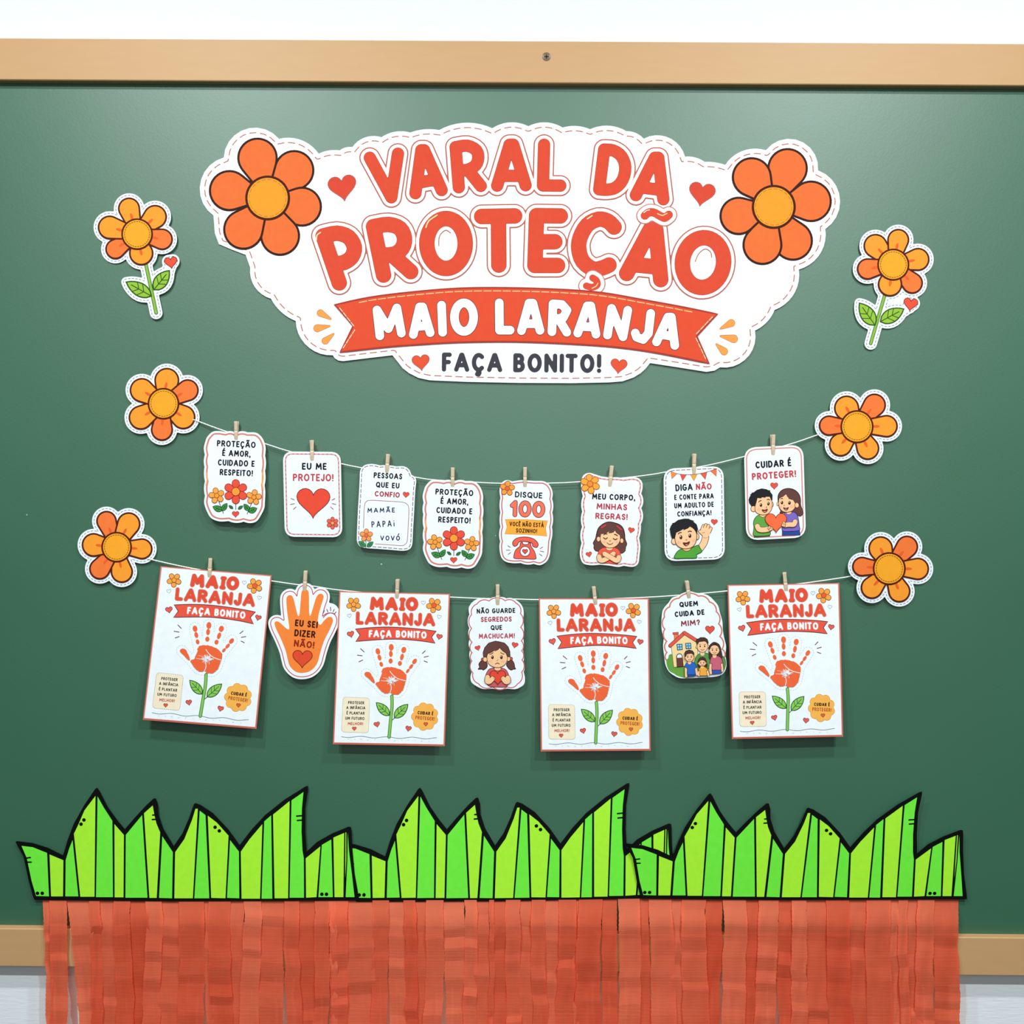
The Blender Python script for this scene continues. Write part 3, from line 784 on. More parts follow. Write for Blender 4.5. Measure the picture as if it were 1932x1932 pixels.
k1 = crop(360, 780, 6.44); k2 = crop(650, 840, 7.156); k3 = crop(920, 840, 6.232); k4 = crop(1220, 790, 6.0375)
love = [(200, 285), (262, 224), (340, 214), (420, 226), (475, 214), (548, 236), (612, 216), (690, 230), (790, 234), (852, 277), (890, 340), (910, 420), (903, 515), (914, 600), (902, 700), (908, 790), (897, 870), (905, 960), (900, 1080), (893, 1150), (855, 1232), (800, 1310), (720, 1333), (640, 1316), (550, 1330), (460, 1308), (350, 1312), (252, 1276), (200, 1200), (162, 1090), (172, 1000), (160, 900), (172, 825), (160, 740), (167, 650), (158, 565), (170, 505), (158, 420), (178, 335)]
def love_card(label, base, xf, anchors, sl=1.0):
    t = card('message_card', label, base, love, xf, anchors)
    t.part('printed_border', 3); t.stroke(cr([(880, 690), (870, 760), (868, 860), (880, 930)], False), 16, M((250, 176, 100)))
    t.stroke(cr([(190, 720), (200, 800), (186, 870)], False), 16, M((244, 170, 110)))
    for i, (s, a, b, h) in enumerate((('PROTEÇÃO', (316, 400), (786, 421), 76), ('É AMOR,', (380, 516), (722, 532), 76), ('CUIDADO E', (328, 632), (774, 650), 76), ('RESPEITO!', (350, 750), (750, 766), 76))):
        t.part('lettering#%d' % i, 2); t.text(s, a, b, h, 15.5, M(INK))
    for i, (x, y, R, n, pc, dc, r, lc) in enumerate(((546, 950, 148, 6, (240, 84, 62), (252, 160, 60), -90, (150, 40, 30)), (314, 998, 96, 5, (254, 170, 76), (252, 160, 60), -102, (160, 84, 30)), (766, 1018, 94, 5, (254, 170, 76), (252, 160, 60), -80, (160, 84, 30)))):
        nm = 'printed_flower#%d' % i
        t.part(nm, 2)
        if i == 0:
            t.stroke([(546, 1080), (546, 1168)], 9, M((70, 84, 96))); leaf_print(t, (512, 1158), (462, 1118), 17, (44, 110, 66), (30, 60, 50), 5, False); leaf_print(t, (575, 1164), (632, 1122), 18, (44, 120, 66), (30, 60, 50), 5, False)
        elif i == 1:
            t.stroke([(340, 1070), (396, 1214)], 9, M((70, 84, 96))); leaf_print(t, (380, 1180), (268, 1132), 36, (70, 156, 70), (24, 76, 40), 8); leaf_print(t, (376, 1180), (440, 1094), 30, (70, 156, 70), (24, 76, 40), 8)
        else:
            t.stroke([(742, 1085), (684, 1222)], 9, M((70, 84, 96))); leaf_print(t, (706, 1180), (646, 1102), 30, (70, 156, 70), (24, 76, 40), 8); leaf_print(t, (704, 1196), (802, 1152), 34, (70, 156, 70), (24, 76, 40), 8)
        blossom(t, nm, x, y, R, n, pc, dc, r, lc, 7, t.z, .34 if i == 0 else .3)
    printed_heart(t, 'printed_heart', 544, 1228, 84)
    return t.done()
love_card('scalloped white card with three flowers, leftmost on the upper string', (442, 985), k1, hang(442, 815, .003))
love_card('scalloped white card with three flowers, between the family-names card and the telephone card', (854, 1073),
          affine([(158, 214), (912, 214), (158, 1333)], [k2(np.array([q]))[0] for q in ((1054, 466), (1874, 466), (1054, 1668))], 6.6), hang(854, 905, .002))

t = card('message_card', 'rounded white card with one big red heart, on the upper string', (590, 1013), roundquad([(1118, 462), (1822, 468), (1842, 1505), (1142, 1498)], 110), k1, hang(588, 853, .002), False, 'double', 4.6, 2.2, (200, 108, 112))
t.part('lettering#0', 2); t.text('EU ME', (1350, 684), (1650, 686), 84, 17.5, M(INK))
t.part('lettering#1', 2, 'red lettering'); t.text('PROTEJO!', (1240, 822), (1732, 826), 90, 17, M((200, 62, 70)))
printed_heart(t, 'printed_heart', 1488, 1095, 404, 1, (240, 78, 54), (120, 50, 50), 9)
t.part('ray_marks', 2)
for a, b in (((1218, 1034), (1256, 1050)), ((1210, 1106), (1258, 1098)), ((1248, 1166), (1278, 1136)), ((1750, 1036), (1716, 1054)), ((1760, 1106), (1718, 1096)), ((1730, 1166), (1700, 1136))): t.stroke([a, b], 10, M((170, 90, 92)), bump=False)
blossom(t, 'printed_flower', 1722, 1332, 74, 6, (240, 100, 84), (255, 170, 90), -90, (150, 60, 50), 6, 2)
t.done()

t = card('message_card', 'white card with handwritten names inside a drawn box, on the upper string', (728, 1037),
         [(213, 340), (268, 272), (370, 252), (480, 272), (600, 270), (700, 286), (800, 285), (870, 325), (905, 400), (950, 430), (968, 490), (955, 620), (940, 900), (925, 1150), (915, 1330), (880, 1400), (800, 1425), (650, 1415), (450, 1400), (290, 1388), (210, 1365), (170, 1300), (167, 1200), (180, 900), (198, 600), (205, 450)],
         k2, hang(732, 880, .0015), True, 'dash', 3.4)
for i, (s, a, b, h, c) in enumerate((('PESSOAS', (392, 442), (778, 462), 78, INK), ('QUE EU', (422, 568), (740, 586), 76, INK), ('CONFIO', (406, 690), (744, 710), 74, (176, 60, 76)))):
    t.part('lettering#%d' % i, 2); t.text(s, a, b, h, 16, M(c))
printed_heart(t, 'printed_heart', 830, 672, 86, 6)
t.part('drawn_box', 2); t.stroke(cr([(255, 1115), (262, 960), (268, 830), (290, 765), (350, 744), (560, 754), (770, 768), (840, 795), (868, 855), (862, 1050), (848, 1280), (820, 1335), (770, 1356), (600, 1344), (416, 1332)], False, 4), 8, M((170, 100, 110)))
NAVY = (24, 38, 78)
t.part('handwriting', 2, 'dark blue handwritten letters')
t.text('MAMÃE', (310, 912), (680, 908), 66, 12.5, M(NAVY), gap=.3)
t.text('PAPAi', (366, 1112), (676, 1096), 84, 12.5, M(NAVY), gap=.34)
t.text('VOVÓ', (482, 1286), (748, 1288), 66, 12.5, M(NAVY), gap=.28)
t.part('printed_flower', 2); t.stroke([(290, 1270), (286, 1384)], 10, M((60, 130, 80))); leaf_print(t, (280, 1368), (190, 1298), 32, (70, 160, 90), (24, 84, 50), 8); leaf_print(t, (304, 1370), (386, 1306), 28, (70, 160, 90), (24, 84, 50), 8)
blossom(t, 'printed_flower', 294, 1216, 88, 5, (252, 162, 84), (238, 110, 70), -90, (170, 90, 50), 7, t.z)
t.done()

t = card('message_card', 'scalloped white card with a coral telephone and the number 100', (992, 1066),
         [(150, 470), (185, 425), (232, 410), (290, 425), (400, 410), (470, 414), (560, 420), (650, 422), (712, 452), (752, 510), (766, 570), (758, 632), (772, 700), (760, 790), (770, 880), (756, 960), (760, 1060), (745, 1130), (740, 1200), (730, 1290), (695, 1365), (620, 1410), (540, 1395), (470, 1404), (390, 1385), (300, 1387), (210, 1368), (157, 1310), (138, 1200), (147, 1130), (135, 1040), (150, 960), (140, 880), (150, 790), (140, 700), (150, 620), (140, 540)],
         k3, hang(990, 905, .001), True, 'line', 4.2, 2.2, (210, 110, 112))
blossom(t, 'printed_flower', 231, 508, 88, 5, (253, 160, 62), (238, 100, 60), -84, (160, 84, 40), 7, 4)
t.part('lettering#0', 2); t.text('DISQUE', (320, 612), (642, 627), 70, 14, M(INK))
t.part('number_lettering', 2, 'coral numerals with a dark outline'); t.text('100', (264, 836), (668, 850), 186, 40, M((248, 118, 92)), [(56, M((110, 60, 64)))], gap=.1)
t.part('printed_ribbon', 2, 'orange ribbon'); t.shape([(208, 872), (460, 874), (706, 890), (680, 975), (697, 1068), (450, 1048), (203, 1044), (228, 960)], M((254, 176, 64)), M((240, 150, 50)), 5)
t.part('printed_ribbon/lettering#0', 5); t.text('VOCÊ NÃO ESTÁ', (256, 950), (660, 966), 52, 9.2, M(BROWN))
t.part('printed_ribbon/lettering#1', 5); t.text('SOZINHO!', (332, 1026), (580, 1036), 50, 9.2, M(BROWN))
t.part('printed_telephone', 2); PH = (246, 100, 78); PL = (112, 44, 52)
body = cr([(385, 1150), (408, 1142), (420, 1165), (470, 1166), (484, 1148), (506, 1156), (512, 1190), (548, 1245), (568, 1310), (556, 1340), (440, 1336), (322, 1332), (308, 1302), (330, 1232), (378, 1188)], True, 4)
t.shape(body, M(PH), M(PL), 8)
t.shape(ell(440, 1248, 58, n=30), M((253, 253, 250)), M(PL), 8)
hs = cr([(295, 1165), (300, 1130), (345, 1092), (440, 1078), (535, 1098), (588, 1146), (592, 1182), (570, 1202), (530, 1185), (520, 1150), (440, 1132), (370, 1136), (350, 1172), (318, 1188)], True, 4)
t.part('printed_telephone/handset', t.z); t.shape(hs, M(PH), M(PL), 8)
t.part('printed_telephone/heart', t.z); t.shape(heart(440, 1252, 62), M((240, 92, 80)), M(PL), 7)
t.part('ray_marks', 2)
for a, b in (((238, 1182), (268, 1202)), ((220, 1234), (262, 1234)), ((242, 1284), (272, 1262)), ((648, 1198), (616, 1216)), ((662, 1254), (620, 1246)), ((640, 1302), (610, 1278))): t.stroke([a, b], 8, M((120, 84, 96)), bump=False)
t.done()

# ------------------------------------------------------------------ printed children
def eye(t, x, y, rx, ry): t.fill(ell(x, y, rx, ry, n=16), M((62, 26, 20))); t.fill(ell(x - rx * .25, y - ry * .35, rx * .32, ry * .28, n=10), M((255, 250, 245)))
def line(t, pts, wd, c=(74, 44, 26), n=5): t.stroke(cr(pts, False, n) if len(pts) > 2 else pts, wd, M(c))
def limb(t, pts, wd, c, lc, lw): q = cr(pts, False, 5); t.stroke(q, wd + lw, M(lc)); t.stroke(q, wd - lw, M(c))
SL = (120, 70, 40)

t = card('message_card', 'white card with a girl hugging herself, eyes closed, on the upper string', (1150, 1070),
         [(1100, 420), (1130, 350), (1195, 325), (1270, 345), (1340, 367), (1420, 378), (1500, 376), (1600, 386), (1700, 373), (1772, 388), (1815, 432), (1822, 500), (1806, 570), (1830, 640), (1806, 740), (1828, 830), (1801, 930), (1800, 1010), (1781, 1090), (1795, 1190), (1785, 1300), (1770, 1390), (1710, 1430), (1600, 1418), (1530, 1431), (1430, 1415), (1320, 1405), (1220, 1411), (1130, 1393), (1092, 1330), (1085, 1240), (1104, 1150), (1090, 1060), (1110, 960), (1096, 870), (1112, 780), (1100, 690), (1119, 600), (1102, 520)],
         k3, hang(1152, 900, .002, .001), True, 'double', 4.4, 2.4, (208, 110, 108))
blossom(t, 'printed_flower', 1205, 455, 116, 6, (253, 172, 62), (244, 140, 70), -98, (190, 90, 30), 8, 4)
for i, (s, a, b, h, c) in enumerate((('MEU CORPO,', (1228, 636), (1732, 652), 70, INK), ('MINHAS', (1280, 752), (1640, 766), 72, RED), ('REGRAS!', (1266, 866), (1644, 880), 72, RED))):
    t.part('lettering#%d' % i, 3); t.text(s, a, b, h, 15, M(c))
printed_heart(t, 'printed_heart#0', 1688, 1003, 74, 12); printed_heart(t, 'printed_heart#1', 1192, 1287, 70, -12)
t.xf = crop(1090, 970, 16.1)
DK = (44, 20, 22)
t.part('printed_girl', 2, 'girl with long brown hair, arms crossed over a coral shirt')
t.shape(cr([(980, 235), (1130, 265), (1290, 330), (1390, 450), (1430, 620), (1440, 760), (1490, 900), (1455, 1010), (1440, 1110), (1380, 1170), (1300, 1190), (900, 1160), (600, 1130), (530, 1100), (490, 1030), (495, 950), (472, 870), (540, 740), (570, 600), (620, 440), (720, 330), (850, 255)]), M(HAIR), M(DK), 20)
t.part('printed_girl/shirt', t.z); t.shape(cr([(640, 1120), (730, 1040), (860, 1008), (1080, 1010), (1200, 1050), (1280, 1140), (1300, 1260), (1260, 1380), (1200, 1480), (1205, 1515), (940, 1500), (690, 1485), (690, 1400), (620, 1300), (605, 1240)], True, 4), M((246, 92, 72)), M((130, 40, 30)), 12)
t.part('printed_girl', t.z); t.shape(ell(965, 1040, 104, 66), M(SKIN), M(SL), 12)
t.shape(ell(632, 756, 56, 78), M(SKIN), M(SL), 16); t.shape(ell(1340, 806, 54, 76), M(SKIN), M(SL), 16)
t.shape(cr([(690, 600), (685, 760), (720, 870), (800, 960), (900, 1015), (990, 1025), (1100, 1005), (1200, 940), (1270, 840), (1292, 740), (1288, 620), (1130, 470), (960, 480), (800, 540)]), M(SKIN), M(SL), 16)
t.fill(ell(800, 830, 56, 40), M((252, 186, 150))); t.fill(ell(1190, 840, 56, 40), M((252, 186, 150)))
t.part('printed_girl/fringe', t.z); t.shape(np.array([(705, 600), (690, 690), (640, 670), (592, 690), (600, 540), (640, 430), (720, 335), (850, 262), (980, 245), (1130, 275), (1290, 345), (1385, 460), (1420, 640), (1425, 760), (1340, 724), (1295, 740), (1282, 640), (1180, 570), (1130, 490), (1085, 550), (1000, 572), (938, 572), (955, 515), (880, 568), (800, 590)]), M(HAIR), M((70, 36, 34)), 8)
t.part('printed_girl/hair_clip', t.z); limb(t, [(720, 410), (850, 330)], 62, (196, 70, 76), (120, 30, 36), 12); limb(t, [(1190, 360), (1325, 470)], 60, (196, 70, 76), (120, 30, 36), 12)
t.part('printed_girl/face', t.z)
for p in ([(790, 625), (840, 596), (895, 602)], [(1115, 612), (1160, 622), (1208, 655)], [(785, 710), (840, 752), (900, 716)], [(1080, 735), (1140, 772), (1200, 742)]): line(t, p, 24)
line(t, [(962, 798), (985, 815), (1010, 796)], 12, (150, 100, 50)); line(t, [(890, 865), (935, 903), (980, 915), (1030, 905), (1065, 872)], 16, (110, 70, 20))
t.part('printed_girl/arms', t.z)
limb(t, [(650, 1290), (672, 1385), (760, 1405), (900, 1340), (1090, 1205)], 150, SKIN, SL, 14); limb(t, [(1250, 1310), (1225, 1390), (1150, 1400), (1000, 1310), (815, 1205)], 150, SKIN, SL, 14)
for p in ([(760, 1225), (740, 1250)], [(770, 1200), (748, 1215)], [(1120, 1195), (1150, 1215)], [(1130, 1230), (1160, 1240)]): line(t, p, 9, SL)
t.done()

t = card('message_card', 'rounded white card with bunting and a waving boy in a green shirt', (1310, 1057), roundquad([(192, 570), (876, 538), (892, 1600), (206, 1624)], 120), k4, hang(1309, 880, .002, -.001), False, 'dash', 4)
t.part('printed_bunting', 3); t.stroke(cr([(262, 598), (330, 622), (430, 636), (540, 634), (650, 616), (740, 590), (798, 568)], False), 6, M((110, 70, 80)))
for i, (tri, c) in enumerate((([(276, 600), (346, 626), (288, 684)], (252, 140, 66)), ([(382, 632), (454, 638), (410, 708)], (238, 82, 70)), ([(500, 638), (574, 632), (540, 708)], (253, 170, 60)), ([(614, 626), (688, 608), (668, 692)], (238, 92, 70)), ([(728, 596), (795, 572), (794, 656)], (250, 120, 60)))):
    t.part('printed_bunting/pennant#%d' % i, 4); t.shape(tri, M(c), M((140, 80, 60)), 5)
for i, (s, a, b, h, c, st) in enumerate((('DIGA', (330, 827), (526, 815), 78, INK, 15), ('NÃO', (562, 812), (742, 806), 72, (196, 62, 74), 15), ('E CONTE PARA', (316, 926), (766, 908), 60, INK, 12), ('UM ADULTO DE', (316, 1022), (766, 1004), 60, INK, 12), ('CONFIANÇA!', (350, 1116), (738, 1100), 60, INK, 12))):
    t.part('lettering#%d' % i, 3); t.text(s, a, b, h, st, M(c))
printed_heart(t, 'printed_heart', 770, 1180, 74, 4)
t.part('printed_boy', 3, 'boy with black hair waving, in a green shirt')
limb(t, [(600, 1490), (650, 1420), (672, 1350)], 76, SKIN, SL, 7)
for p in ([(632, 1260), (648, 1222)], [(664, 1240), (676, 1212)], [(694, 1246), (704, 1220)], [(712, 1290), (730, 1250)], [(650, 1320), (608, 1284)]): limb(t, p, 36, SKIN, SL, 7)
t.fill(cr([(622, 1262), (668, 1240), (716, 1262), (722, 1310), (690, 1352), (650, 1352), (628, 1310)]), M(SKIN))
line(t, [(636, 1300), (660, 1296)], 5, SL)
t.part('printed_boy/shirt', t.z); t.shape(cr([(320, 1590), (328, 1545), (365, 1500), (420, 1480), (500, 1476), (584, 1440), (606, 1470), (628, 1515), (568, 1548), (566, 1586), (440, 1590)], True, 3), M((84, 166, 58)), M((30, 84, 36)), 8)
t.part('printed_boy', t.z); t.shape(cr([(408, 1470), (425, 1500), (460, 1508), (492, 1496), (500, 1470)]), M(SKIN), M(SL), 7)
t.shape(ell(314, 1396, 31, 36), M(SKIN), M(SL), 7); t.shape(ell(572, 1342, 25, 36), M(SKIN), M(SL), 7)
t.shape(cr([(320, 1330), (330, 1410), (362, 1455), (420, 1480), (490, 1475), (542, 1440), (568, 1370), (562, 1290), (500, 1230), (400, 1240), (330, 1290)]), M(SKIN), M(SL), 8)
t.fill(ell(365, 1410, 22, 16), M((252, 186, 150))); t.fill(ell(535, 1385, 18, 16), M((252, 186, 150)))
t.part('printed_boy/hair', t.z); t.shape(np.array([(276, 1320), (266, 1255), (284, 1212), (300, 1196), (290, 1190), (318, 1186), (360, 1155), (430, 1140), (482, 1142), (490, 1150), (538, 1164), (528, 1172), (568, 1205), (582, 1256), (572, 1318), (558, 1270), (500, 1216), (470, 1246), (420, 1268), (425, 1252), (380, 1276), (336, 1296), (325, 1340), (318, 1362), (290, 1362)]), M(BLACK), M((16, 16, 20)), 5)
t.part('printed_boy/face', t.z); eye(t, 391, 1350, 16, 23); eye(t, 493, 1333, 16, 23)
line(t, [(360, 1312), (376, 1298), (396, 1296)], 9); line(t, [(474, 1286), (492, 1279), (512, 1284)], 9); line(t, [(446, 1374), (456, 1382), (462, 1374)], 5, (170, 110, 60))
t.shape(cr([(414, 1412), (455, 1412), (490, 1398), (480, 1428), (456, 1446), (432, 1440)]), M((110, 40, 36)), M((70, 20, 20)), 4); t.fill(ell(456, 1436, 16, 7), M((214, 140, 130)))
t.done()

t = card('message_card', 'rounded white card with two children holding a heart, rightmost on the upper string', (1464, 1019), roundquad([(1108, 330), (1784, 296), (1816, 1352), (1134, 1386)], 130), k4, hang(1460, 845, .001, -.001), False, 'line', 4.4, 2.4, (222, 146, 138))
t.part('lettering#0', 3); t.text('CUIDAR É', (1242, 568), (1650, 540), 80, 17, M(INK))
t.part('lettering#1', 3, 'red lettering'); t.text('PROTEGER!', (1202, 700), (1702, 664), 80, 17, M((204, 70, 76)))
printed_heart(t, 'printed_heart#0', 1453, 768, 84)
t.xf = crop(1400, 900, 14.86)
t.part('printed_boy', 3, 'boy with black hair in a green shirt')
t.fill([(332, 1620), (782, 1610), (784, 1668), (560, 1690), (332, 1706)], M((56, 90, 70)))
t.part('printed_boy/shirt', t.z); t.shape(cr([(480, 1068), (400, 1110), (338, 1200), (318, 1300), (330, 1400), (325, 1500), (322, 1640), (560, 1655), (780, 1625), (778, 1500), (720, 1250), (660, 1070)], True, 3), M((100, 170, 70)), M((20, 60, 24)), 16)
t.part('printed_boy', t.z); t.shape(cr([(492, 1060), (530, 1110), (590, 1130), (650, 1100), (670, 1050)]), M(SKIN), M(SL), 12)
t.shape(ell(318, 890, 72, 84), M(SKIN), M(SL), 16); t.shape(ell(848, 768, 32, 64), M(SKIN), M(SL), 14)
t.shape(cr([(400, 620), (366, 800), (372, 950), (450, 1030), (600, 1062), (740, 1022), (830, 900), (846, 740), (815, 600), (720, 500), (540, 520), (430, 570)]), M(SKIN), M(SL), 16)
t.fill(ell(470, 910, 55, 40), M((252, 186, 150))); t.fill(ell(800, 850, 32, 36), M((252, 186, 150)))
t.part('printed_boy/hair', t.z); t.shape(np.array([(268, 815), (205, 720), (192, 630), (215, 560), (255, 505), (228, 492), (270, 470), (280, 440), (318, 440), (420, 365), (550, 325), (680, 345), (730, 372), (788, 380), (780, 410), (850, 500), (845, 640), (825, 660), (782, 548), (665, 545), (650, 572), (555, 560), (530, 592), (428, 580), (405, 680), (368, 812), (318, 800)]), M(BLACK), M((14, 14, 18)), 10)
t.part('printed_boy/face', t.z); eye(t, 530, 785, 34, 50); eye(t, 740, 745, 34, 50)
line(t, [(468, 700), (496, 668), (540, 656)], 18); line(t, [(702, 632), (740, 622), (775, 640)], 18); line(t, [(672, 846), (692, 850), (690, 825)], 12, (170, 110, 60))
t.shape(cr([(562, 912), (640, 922), (712, 896), (692, 960), (634, 992), (588, 962)]), M((120, 40, 36)), M((70, 20, 20)), 10); t.fill(ell(636, 968, 40, 16), M((214, 140, 130)))
t.part('printed_girl', 3, 'girl with long brown hair in a purple shirt and blue trousers')
t.shape(cr([(1005, 600), (1040, 450), (1150, 350), (1310, 318), (1470, 360), (1590, 470), (1640, 620), (1645, 780), (1690, 920), (1704, 1030), (1640, 1098), (1560, 1080), (1400, 1000), (1080, 1010), (1085, 950), (1040, 850)]), M(HAIR), M((24, 14, 16)), 16)
t.part('printed_girl/trousers', t.z); t.shape([(1130, 1500), (1612, 1480), (1628, 1628), (1126, 1640)], M((44, 76, 150)), M((16, 26, 84)), 14)
t.part('printed_girl/shirt', t.z); t.shape(cr([(1190, 1010), (1260, 1000), (1390, 985), (1480, 992), (1555, 1080), (1590, 1230), (1600, 1360), (1612, 1488), (1380, 1520), (1130, 1504), (1150, 1300)], True, 3), M((128, 106, 196)), M((40, 26, 90)), 15)
t.part('printed_girl', t.z); t.shape(cr([(1242, 1000), (1270, 1040), (1310, 1050), (1360, 1030), (1390, 980)]), M(SKIN), M(SL), 10)
t.shape(ell(1003, 752, 26, 52), M(SKIN), M(SL), 12)
t.shape(cr([(1035, 620), (1030, 780), (1060, 880), (1140, 960), (1260, 985), (1400, 950), (1480, 860), (1510, 740), (1460, 600), (1330, 500), (1230, 450), (1110, 520)]), M(SKIN), M(SL), 16)
t.fill(ell(1085, 830, 40, 34), M((252, 186, 150))); t.fill(ell(1400, 820, 50, 38), M((252, 186, 150)))
t.part('printed_girl/hair', t.z); t.shape(np.array([(1012, 600), (1042, 450), (1150, 352), (1310, 322), (1470, 364), (1588, 470), (1636, 620), (1638, 790), (1580, 720), (1520, 725), (1492, 735), (1440, 645), (1330, 605), (1270, 540), (1236, 472), (1150, 545), (1050, 590), (1030, 640)]), M(HAIR), M((50, 26, 26)), 8)
t.part('printed_girl', t.z); t.shape(ell(1538, 790, 58, 72), M(SKIN), M(SL), 14)
t.part('printed_girl/face', t.z); eye(t, 1120, 715, 34, 48); eye(t, 1330, 722, 36, 50)
line(t, [(1082, 610), (1110, 596), (1145, 606)], 15); line(t, [(1312, 605), (1350, 602), (1385, 620)], 15); line(t, [(1180, 770), (1178, 800), (1196, 800)], 10, (170, 110, 60))
t.shape(cr([(1162, 852), (1230, 872), (1304, 852), (1276, 908), (1226, 922), (1186, 896)]), M((110, 36, 34)), M((70, 20, 20)), 10); t.fill(ell(1230, 904, 34, 12), M((214, 150, 140)))
t.part('printed_heart#1', 26, 'large orange heart held by both children'); t.shape(heart(952, 1295, 600, -1, 50), M((254, 112, 66)), M((130, 34, 24)), 16)
t.part('printed_boy/arm', t.z); limb(t, [(430, 1380), (480, 1465), (620, 1480), (770, 1450)], 150, SKIN, SL, 14); 
for p in ([(740, 1440), (775, 1400)], [(770, 1460), (830, 1420)], [(780, 1480), (838, 1455)]): limb(t, p, 54, SKIN, SL, 12)
t.part('printed_girl/arm', t.z); limb(t, [(1490, 1250), (1450, 1330), (1320, 1330), (1200, 1345)], 138, SKIN, SL, 14)
for p in ([(1200, 1310), (1165, 1275)], [(1190, 1340), (1135, 1320)], [(1190, 1370), (1135, 1358)]): limb(t, p, 52, SKIN, SL, 12)
t.done()

# ------------------------------------------------------------------ lower string: hand, sad girl, family
p1 = crop(260, 1040, 4.83); p2 = crop(610, 1080, 5.681); p4 = crop(1220, 1060, 4.83); q8 = crop(860, 1080, 8.05); p3 = crop(1000, 1090, 5.519)
hand = cr([(1345, 900), (1365, 980), (1385, 1045), (1440, 1098), (1510, 1108), (1580, 1085), (1635, 1020), (1665, 915), (1700, 810), (1745, 720), (1776, 645), (1770, 605), (1735, 600), (1700, 630), (1668, 668), (1648, 660), (1640, 620), (1662, 520), (1692, 425), (1682, 392), (1652, 390), (1625, 425), (1595, 520), (1576, 580), (1564, 580), (1560, 500), (1558, 385), (1542, 350), (1506, 350), (1490, 385), (1482, 480), (1472, 580), (1456, 580), (1436, 500), (1416, 425), (1392, 400), (1362, 412), (1354, 450), (1362, 560), (1380, 690), (1374, 712), (1350, 700), (1300, 655), (1268, 638), (1246, 655), (1262, 710), (1300, 790)], True, 4)
t = Thing('hand_card', 'orange open-hand cutout pegged between the first two posters', 'card', (570, 1278), 'small cards pegged on the strings', hang(575, 1110, .004))
t.xf = p1; s = 4.83
t.part('paper'); t.sheet(union([hand, ell(1748, 560, 30)], 58, 6), W_)
t.part('printed_border', 1, 'thin red outline'); t.stroke(union([hand], 36, 6), 8, M((200, 84, 96)), closed=True)
t.part('printed_hand', 3); t.fill(hand, M((254, 138, 60)))
for i, (tx, a, b, h, c) in enumerate((('EU SEI', (1430, 682), (1634, 702), 62, BROWN), ('DIZER', (1424, 774), (1616, 792), 64, BROWN), ('NÃO!', (1420, 868), (1604, 888), 64, (150, 44, 20)))):
    t.part('printed_hand/lettering#%d' % i, 5); t.text(tx, a, b, h, 13.5, M(c))
t.part('printed_hand/heart', 5); t.shape(heart(1500, 985, 178, 2), M((232, 78, 48)), M((140, 50, 30)), 7)
t.part('ray_marks', 3); t.stroke(cr([(1690, 605), (1720, 575), (1760, 562), (1798, 572)], False), 7, M((170, 84, 100)))
for a, b in (((1692, 560), (1700, 540)), ((1722, 530), (1732, 552)), ((1756, 510), (1758, 542)), ((1790, 530), (1780, 552)), ((1808, 552), (1796, 564))): t.stroke([a, b], 7, M((120, 70, 96)), bump=False)
t.done()

t = card('message_card', 'scalloped white card with a sad pigtailed girl holding a red heart', (938, 1300),
         [(202, 520), (250, 452), (330, 402), (420, 385), (505, 398), (600, 370), (720, 376), (765, 394), (832, 386), (902, 412), (980, 470), (1020, 540), (1032, 620), (1022, 705), (1032, 800), (1035, 885), (1024, 1000), (1032, 1100), (1020, 1185), (1036, 1270), (1028, 1355), (1046, 1440), (1030, 1510), (1050, 1600), (1040, 1690), (985, 1740), (900, 1773), (780, 1764), (680, 1779), (560, 1764), (420, 1770), (320, 1730), (240, 1670), (222, 1590), (240, 1520), (214, 1440), (230, 1345), (204, 1260), (222, 1170), (195, 1090), (215, 1010), (188, 930), (206, 845), (180, 740), (206, 640), (194, 570)],
         q8, hang(939, 1125, .002, .001), True, None)
t.part('printed_border', 1); t.stroke(lobes([(240, 640), (322, 478), (505, 434), (748, 430), (915, 468), (982, 625), (985, 832), (995, 1040), (1000, 1190), (1005, 1330), (1000, 1515), (938, 1692), (780, 1738), (560, 1738), (345, 1690), (260, 1525), (245, 1345), (246, 1220), (246, 1062), (240, 850)], .2), 15, M((206, 100, 106)), closed=True)
for i, (tx, a, b, h, c) in enumerate((('NÃO GUARDE', (318, 627), (904, 614), 76, INK), ('SEGREDOS', (380, 754), (850, 746), 78, (176, 66, 80)), ('QUE', (530, 876), (704, 872), 74, INK), ('MACHUCAM!', (350, 1008), (894, 1000), 78, (190, 70, 82)))):
    t.part('lettering#%d' % i, 3); t.text(tx, a, b, h, 16, M(c))
printed_heart(t, 'printed_heart#0', 334, 1152, 84, -16); printed_heart(t, 'printed_heart#1', 896, 1108, 96, 12)
t.part('printed_girl', 3, 'sad girl with brown pigtails in a dusty red shirt')
t.shape(cr([(340, 1470), (360, 1440), (350, 1390), (390, 1340), (440, 1330), (475, 1380), (472, 1440), (420, 1482), (395, 1470)], True, 4), M(HAIR), M(DK), 10)
t.shape(cr([(770, 1390), (830, 1322), (880, 1370), (895, 1440), (908, 1465), (870, 1470), (840, 1482), (795, 1450)], True, 4), M(HAIR), M(DK), 10)
t.part('printed_girl/hair_tie', t.z); t.shape(ell(405, 1322, 20, 24), M((196, 84, 84)), M((110, 40, 40)), 7); t.shape(ell(842, 1310, 20, 24), M((196, 84, 84)), M((110, 40, 40)), 7)
t.part('printed_girl/shirt', t.z); t.shape(cr([(500, 1475), (580, 1450), (680, 1450), (760, 1478), (805, 1570), (800, 1660), (765, 1735), (640, 1740), (515, 1730), (450, 1660), (452, 1570)], True, 4), M((204, 96, 100)), M((110, 50, 56)), 9)
t.part('printed_girl', t.z); t.shape(ell(635, 1462, 52, 32), M(SKIN), M(SL), 8)
